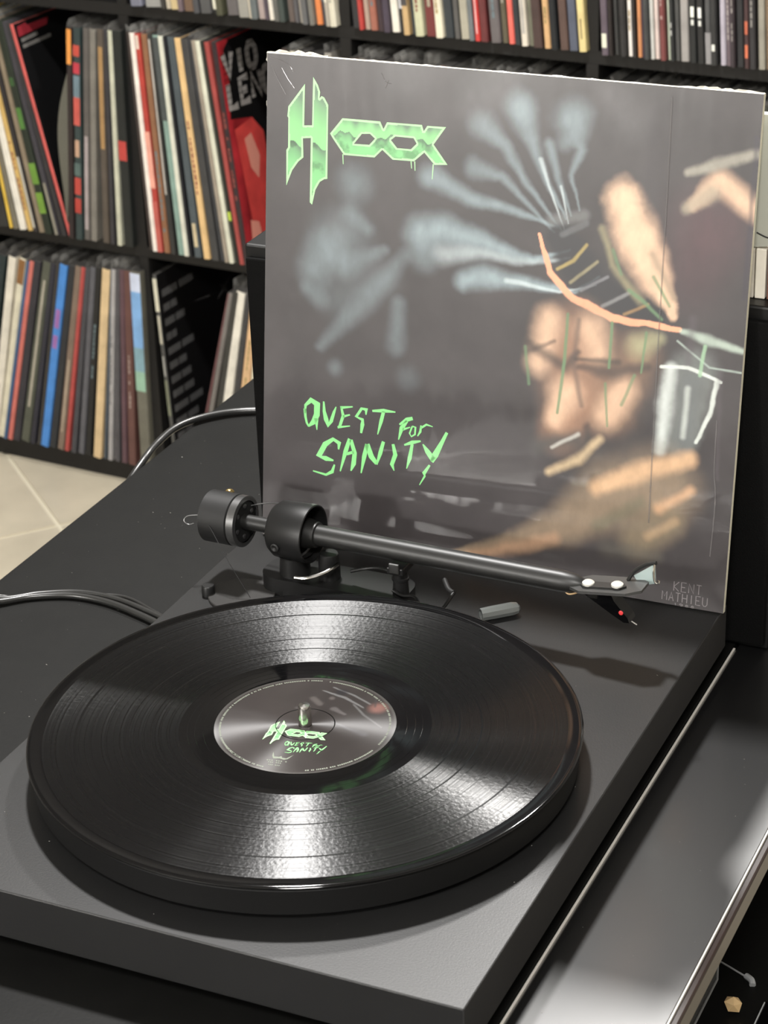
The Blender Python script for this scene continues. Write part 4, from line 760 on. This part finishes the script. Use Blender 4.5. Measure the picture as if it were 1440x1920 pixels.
# ---------------------------------------------------------------- the record on the platter
def vinyl(name, rough, aniso, groove):
    m = bpy.data.materials.new(name); m.use_nodes = True; nt = m.node_tree; p = nt.nodes['Principled BSDF']; lk = nt.links.new
    p.inputs['Base Color'].default_value = lin((9, 9, 10)) + (1,); p.inputs['Roughness'].default_value = rough; p.inputs['Specular IOR Level'].default_value = .5; p.inputs['Anisotropic'].default_value = aniso; p.inputs['Anisotropic Rotation'].default_value = .25
    tg = nt.nodes.new('ShaderNodeTangent'); tg.direction_type = 'RADIAL'; tg.axis = 'Z'; lk(tg.outputs['Tangent'], p.inputs['Tangent'])
    if groove:
        tc = nt.nodes.new('ShaderNodeTexCoord'); ln = nt.nodes.new('ShaderNodeVectorMath'); ln.operation = 'LENGTH'; lk(tc.outputs['Object'], ln.inputs[0])
        n = nt.nodes.new('ShaderNodeTexNoise'); n.noise_dimensions = '1D'; n.inputs['Scale'].default_value = 900; n.inputs['Detail'].default_value = 3; lk(ln.outputs['Value'], n.inputs['W'])
        mr = nt.nodes.new('ShaderNodeMapRange'); mr.inputs['From Min'].default_value = .3; mr.inputs['From Max'].default_value = .7; mr.inputs['To Min'].default_value = rough - .08; mr.inputs['To Max'].default_value = rough + .10
        lk(n.outputs['Fac'], mr.inputs['Value']); lk(mr.outputs['Result'], p.inputs['Roughness'])
        n2 = nt.nodes.new('ShaderNodeTexNoise'); n2.inputs['Scale'].default_value = 420; n2.inputs['Detail'].default_value = 2; lk(tc.outputs['Object'], n2.inputs['Vector'])
        b = nt.nodes.new('ShaderNodeBump'); b.inputs['Strength'].default_value = .10; b.inputs['Distance'].default_value = .0006; lk(n2.outputs['Fac'], b.inputs['Height']); lk(b.outputs['Normal'], p.inputs['Normal'])
    return m
m_groove = vinyl('vinyl_grooves', .31, 1.0, True); m_smooth = vinyl('vinyl_smooth', .07, .2, False); m_gap = vinyl('vinyl_gap', .2, .6, False)
REC = empty('vinyl_record', (RC.x, RC.y, RZ)); tag(REC, 'black vinyl record with dark printed centre label lying on the platter', 'record')
prof = [(-.0021, .0037, 1), (-.0021, .1490, 1), (-.0016, .1504, 1), (-.0009, .1507, 1), (-.0003, .1503, 1), (.0000, .1494, 1), (-.0001, .1478, 1), (-.0004, .1468, 1), (-.00045, .1425, 0)]
for r in (.1252, .1240, .0965, .0955, .0845, .0835):
    prof.append((-.00045 if True else 0, r, 2 if len(prof) % 2 else 0))
prof += [(-.00045, .0688, 1), (-.0005, .0675, 1), (-.0005, .0521, 1), (-.0002, .0508, 1), (-.0001, .0497, 1), (-.0001, .0037, 1)]
mb = MB().lathe(prof, n=256, cap=False); d_ = mb.build('grooved_disc', [m_groove, m_smooth, m_gap], REC, smooth=True)
mb = MB()
for r in (.0640, .0600, .0555): mb.lathe([(-.00049, r + .00012), (-.00042, r), (-.00049, r - .00012)], n=160, cap=False)
mb.build('runout_groove', m_smooth, REC, smooth=True)
B2 = (128, 128, 128); PK = (150, 108, 100)
LART = [([(-6, 36, .8), (8, 33, 1.6), (22, 27, .8)], B2, .7, .7), ([(-2, 41, .8), (12, 37, 1.2), (24, 32, 1)], B2, .6, .7), ([(30, 30, 8)], PK, .7, .8), ([(16, 28, 1), (26, 20, 1.2), (40, 12, .6)], B2, .5, .8), ([(-8, 26, 3), (-2, 22, 3)], (105, 100, 98), .6, .8), ([(2, 30, 2.5)], (110, 104, 102), .6, .8), ([(8, 20, 3), (16, 17, 1.5)], (108, 104, 104), .6, .7),
        ([(12, 8, 1), (24, 4, 2), (34, 2, 4)], (104, 104, 108), .4, 1), ([(-12, 14, 2), (-4, 13, 1)], (100, 98, 98), .5, .8), ([(4, 38, 5)], (44, 44, 48), .7, .8), ([(24, 40, 1), (28, 30, 1)], (70, 68, 68), .6, .6)]
def label_cols(X, Y):
    C = paint(X, Y, (54, 50, 49), LART, gain=.7, seed=21); r = np.hypot(X, Y); th = np.degrees(np.arctan2(Y, X)) % 360
    k = (r > 48.3)[..., None]; C = np.where(k, np.array(lin((70, 68, 66))) * np.ones_like(C), C)
    return C
m_label = bpy.data.materials.new('label_print'); m_label = vmat('label_print', .42, spec=.3); pn = m_label.node_tree.nodes['Principled BSDF']; pn.inputs['Anisotropic'].default_value = 1.0
tg = m_label.node_tree.nodes.new('ShaderNodeTangent'); tg.direction_type = 'RADIAL'; tg.axis = 'Z'; m_label.node_tree.links.new(tg.outputs['Tangent'], pn.inputs['Tangent'])
lab = grid_print('centre_label', 150, 260, lambda u, v: ((3.7 + u * 45.9) * np.cos(v * 2 * np.pi), (3.7 + u * 45.9) * np.sin(v * 2 * np.pi)), lambda X, Y: np.stack([X / 1000, Y / 1000, 0 * X + .00004], -1), label_cols, m_label, REC)
lz = lambda A: (lambda k: (lambda x, y: ((A[0][0] * x + A[1][0] * y + A[2][0]) / 1000, (A[0][1] * x + A[1][1] * y + A[2][1]) / 1000, k)))
LGA = [[0.307, 0.0436], [-0.047, 0.3089], [-8.0315, -94.9297]]; QUA = [[0.2243, 0.0551], [-0.0619, 0.2192], [-2.6126, -42.4082]]
logo(lab, lz(LGA), .00010, .00014, 'label_logo', line=1.5, cell=1.0, drips=False)
mb = MB(); fq = lz(QUA)(.0001)
for s in QUEST: ribbon(mb, [(a, b, c * 1.25) for a, b, c in s], fq)
mb.build('label_lettering', m_lime, lab)
m_lsmall = mat('small_label_ink', (112, 120, 104), .5)
mb = MB(); fp = lambda x, y: (x / 1000, y / 1000, .0001)
flat_poly(mb, [(-3.4, -31.5), (-.9, -35.6), (1.7, -34.9), (2.6, -33.8), (3.6, -35.1), (6.0, -35.0), (8.2, -30.2), (7.0, -35.2), (5.4, -36.6), (2.6, -36.2), (-.6, -37.4), (-2.2, -35.2)], [], fp)
rot = lambda x0, y0: (lambda x, y: ((x0 + x * .985 + y * -.17) / 1000, (y0 + x * .17 + y * .985) / 1000, .0001))
for x0, y0, n, w in ((-3.2, -39.8, 9, .95), (-1.6, -41.4, 8, .8), (-.4, -43.6, 7, .7)):
    for k in range(n):
        if k % 4 != 3: ribbon(mb, [(k * w * 1.35, 0, .9), (k * w * 1.35 + w * .8, 0, .9)], rot(x0, y0))
mb.build('label_emblem', m_lsmall, lab)
mb = MB(); rr = random.Random(8)
for a0, a1, r in ((232, 268, 46.6), (104, 250, 46.4), (-6, 98, 46.2), (296, 346, 46.6)):
    a = a0
    while a < a1:
        da = rr.choice((.7, .9, 1.1)); ribbon(mb, [(r * math.cos(math.radians(a + q * da / 2)), r * math.sin(math.radians(a + q * da / 2)), 1.05) for q in range(3)], fp)
        a += da + (.45 if rr.random() > .18 else 1.5)
mb.build('rim_lettering', mat('rim_ink', (118, 124, 110), .5), lab)
mb = MB().lathe([(.00008, .0164), (.0002, .0161), (.00008, .0158)], n=96, cap=False); mb.build('pressing_ring', m_label, lab, smooth=True)

# ---------------------------------------------------------------- small things lying about
m_cable = mat('black_cable_jacket', (38, 38, 37), 0.3, spec=.6)
def cable(name, label, pts, r, group=None):
    o = MB().tube(pts, r, 14, smooth=10).build(name, m_cable, smooth=True); tag(o, label, 'cable', group); return o
cable('audio_cable', 'thick black cable looping over the rear bench edge beside the loudspeaker', [(-.020, .70, TZ + .0028), (-.070, .684, TZ + .0028), (-.132, .664, TZ + .0032), (-.160, .643, TZ + .0038), (-.1745, .615, TZ + .004), (-.1760, .585, TZ + .0028), (-.174, .558, TZ - .001), (-.1775, .53, TZ - .018), (-.182, .50, TZ - .06), (-.186, .48, TZ - .16)], .0028)
c2 = [(-.30, .16, TZ - .20), (-.22, .245, TZ - .03), (-.178, .296, TZ + .010), (-.150, .320, TZ + .0034), (-.132, .3365, TZ + .0024), (-.108, .3475, TZ + .0024), (-.081, .3480, TZ + .0024), (-.052, .3405, TZ + .0024), (-.020, .329, TZ + .0024), (.03, .31, TZ + .0024)]
cable('signal_lead', 'front black signal lead running under the turntable at left', c2, .0023, 'leads under the turntable')
cable('signal_lead', 'rear black signal lead of the pair running under the turntable', [(x + .003, y + .0058, z) for x, y, z in c2], .0021, 'leads under the turntable')
cable('ground_wire', 'thin black ground wire lying behind the pair of signal leads', [(x + .006, y + .0115 - .003 * (i % 3), z - .0008) for i, (x, y, z) in enumerate(c2)], .0013)
m_smoke = mat('smoky_plastic', (126, 130, 128), .18, spec=.6, trans=.35, coat=.4)
pt0 = Vector((.1872, .3455, .0044)); pt1 = Vector((.2055, .3625, .0044)); dd = pt1 - pt0
mb = MB().lathe([(0, .0030), (0, .0041), (.3 * dd.length, .0043), (.8 * dd.length, .0043), (.95 * dd.length, .0036), (dd.length, .0022), (dd.length, 0)], pt0, dd, n=10, cap=False)
o = mb.build('plastic_cap', m_smoke); tag(o, 'small smoky plastic tube cap lying on the plinth behind the record', 'cap')
o = MB().lathe([(TZ + .0001, .0034), (TZ + .0016, .0034), (TZ + .0024, .0026), (TZ + .0024, .0012), (TZ + .0016, 0)], (-.0850, .529, 0), n=24).build('brass_nut', mat('brass', (214, 186, 120), .25, metal=1), smooth=True); tag(o, 'tiny brass nut on the bench behind the counterweight', 'nut')
SHZ = -.205
bm = bmesh.new(); bmesh.ops.create_icosphere(bm, subdivisions=1, radius=1); rr = random.Random(12)
for v in bm.verts: v.co = Vector((v.co.x * .0064, v.co.y * .0052, v.co.z * .0058)) * rr.uniform(.72, 1.12)
zm = min(v.co.z for v in bm.verts); me = bpy.data.meshes.new('cork_crumb'); bm.to_mesh(me); bm.free(); o = bpy.data.objects.new('cork_crumb', me); COL.objects.link(o); me.materials.append(mat('pale_cork', (226, 192, 140), .7, mottle=.06))
o.location = (.3672, .2950, SHZ - zm + .0002); tag(o, 'small pale tan crumb of cork on the lower shelf of the bench', 'crumb')
m_clear = mat('clear_acrylic', (206, 208, 208), .08, spec=.6, alpha=.16)
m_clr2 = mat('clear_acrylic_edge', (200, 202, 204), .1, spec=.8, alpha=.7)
case = empty('acrylic_case', (.335, .235, SHZ)); tag(case, 'clear acrylic box on the lower shelf half hidden by the bench front', 'box')
LC = Matrix.Translation((-.335, -.235, -SHZ))
MB().box(.300, .3500, .10, .3200, SHZ + .0003, SHZ + .062, bev=.002).build('case_body', m_clear, case, M=LC)
mb = MB(); mb.tube([(.3500, .10, SHZ + .062), (.3500, .32, SHZ + .062)], .0007, 6); mb.tube([(.3500, .32, SHZ + .001), (.3500, .32, SHZ + .062)], .0007, 6); mb.tube([(.3500, .10, SHZ + .0012), (.3500, .32, SHZ + .0012)], .0007, 6)
mb.build('case_edge', m_clr2, case, M=LC)
o = MB().tube([(.3360, .3420, SHZ + .0012), (.352, .335, SHZ + .0012), (.3665, .3280, SHZ + .0014)], .0006, 6).tube([(.3655, .3290, SHZ + .0016), (.3700, .3252, SHZ + .0022), (.3715, .3220, SHZ + .0014)], .0020, 8).build('cable_tie', m_clr2, smooth=True); tag(o, 'thin clear cable tie with pale tip on the lower shelf', 'tie')
bx = empty('disc_case', (.390, .245, SHZ)); tag(bx, 'glossy black flat case with bright edge at the lower right shelf corner', 'case')
LX = Matrix.Translation((-.390, -.245, -SHZ)); MB().box(.3855, .3985, .15, .300, SHZ + .0003, SHZ + .010, bev=.0008).build('case_lid', m_cart, bx, M=LX)
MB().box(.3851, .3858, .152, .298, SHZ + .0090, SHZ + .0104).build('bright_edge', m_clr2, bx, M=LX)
mb = MB(); rr = random.Random(31)
def speck(x, y, z, r):
    a = rr.uniform(0, 6.3); e = rr.uniform(1, 3); ux, uy = math.cos(a) * r * e, math.sin(a) * r * e
    mb.add([(x - ux, y - uy, z), (x + ux, y + uy, z), (x - uy * .4, y + ux * .4, z), (x, y, z + r)], [(0, 1, 3), (1, 2, 3), (2, 0, 3), (0, 2, 1)])
for k in range(130): speck(rr.uniform(-.16, -.01), rr.uniform(-.1, .72), TZ + .0001, rr.uniform(.00010, .0003))
for k in range(70): speck(rr.uniform(.01, .31), rr.uniform(.0, .33), .0002, rr.uniform(.00008, .00022))
for k in range(40): speck(rr.uniform(.325, .39), rr.uniform(0, .42), TZ + .0002, rr.uniform(.00008, .0002))
o = mb.build('dust_specks', mat('pale_lint', (176, 174, 166), .9)); tag(o, 'pale dust specks and lint scattered on the bench and plinth', 'dust', kind='stuff')
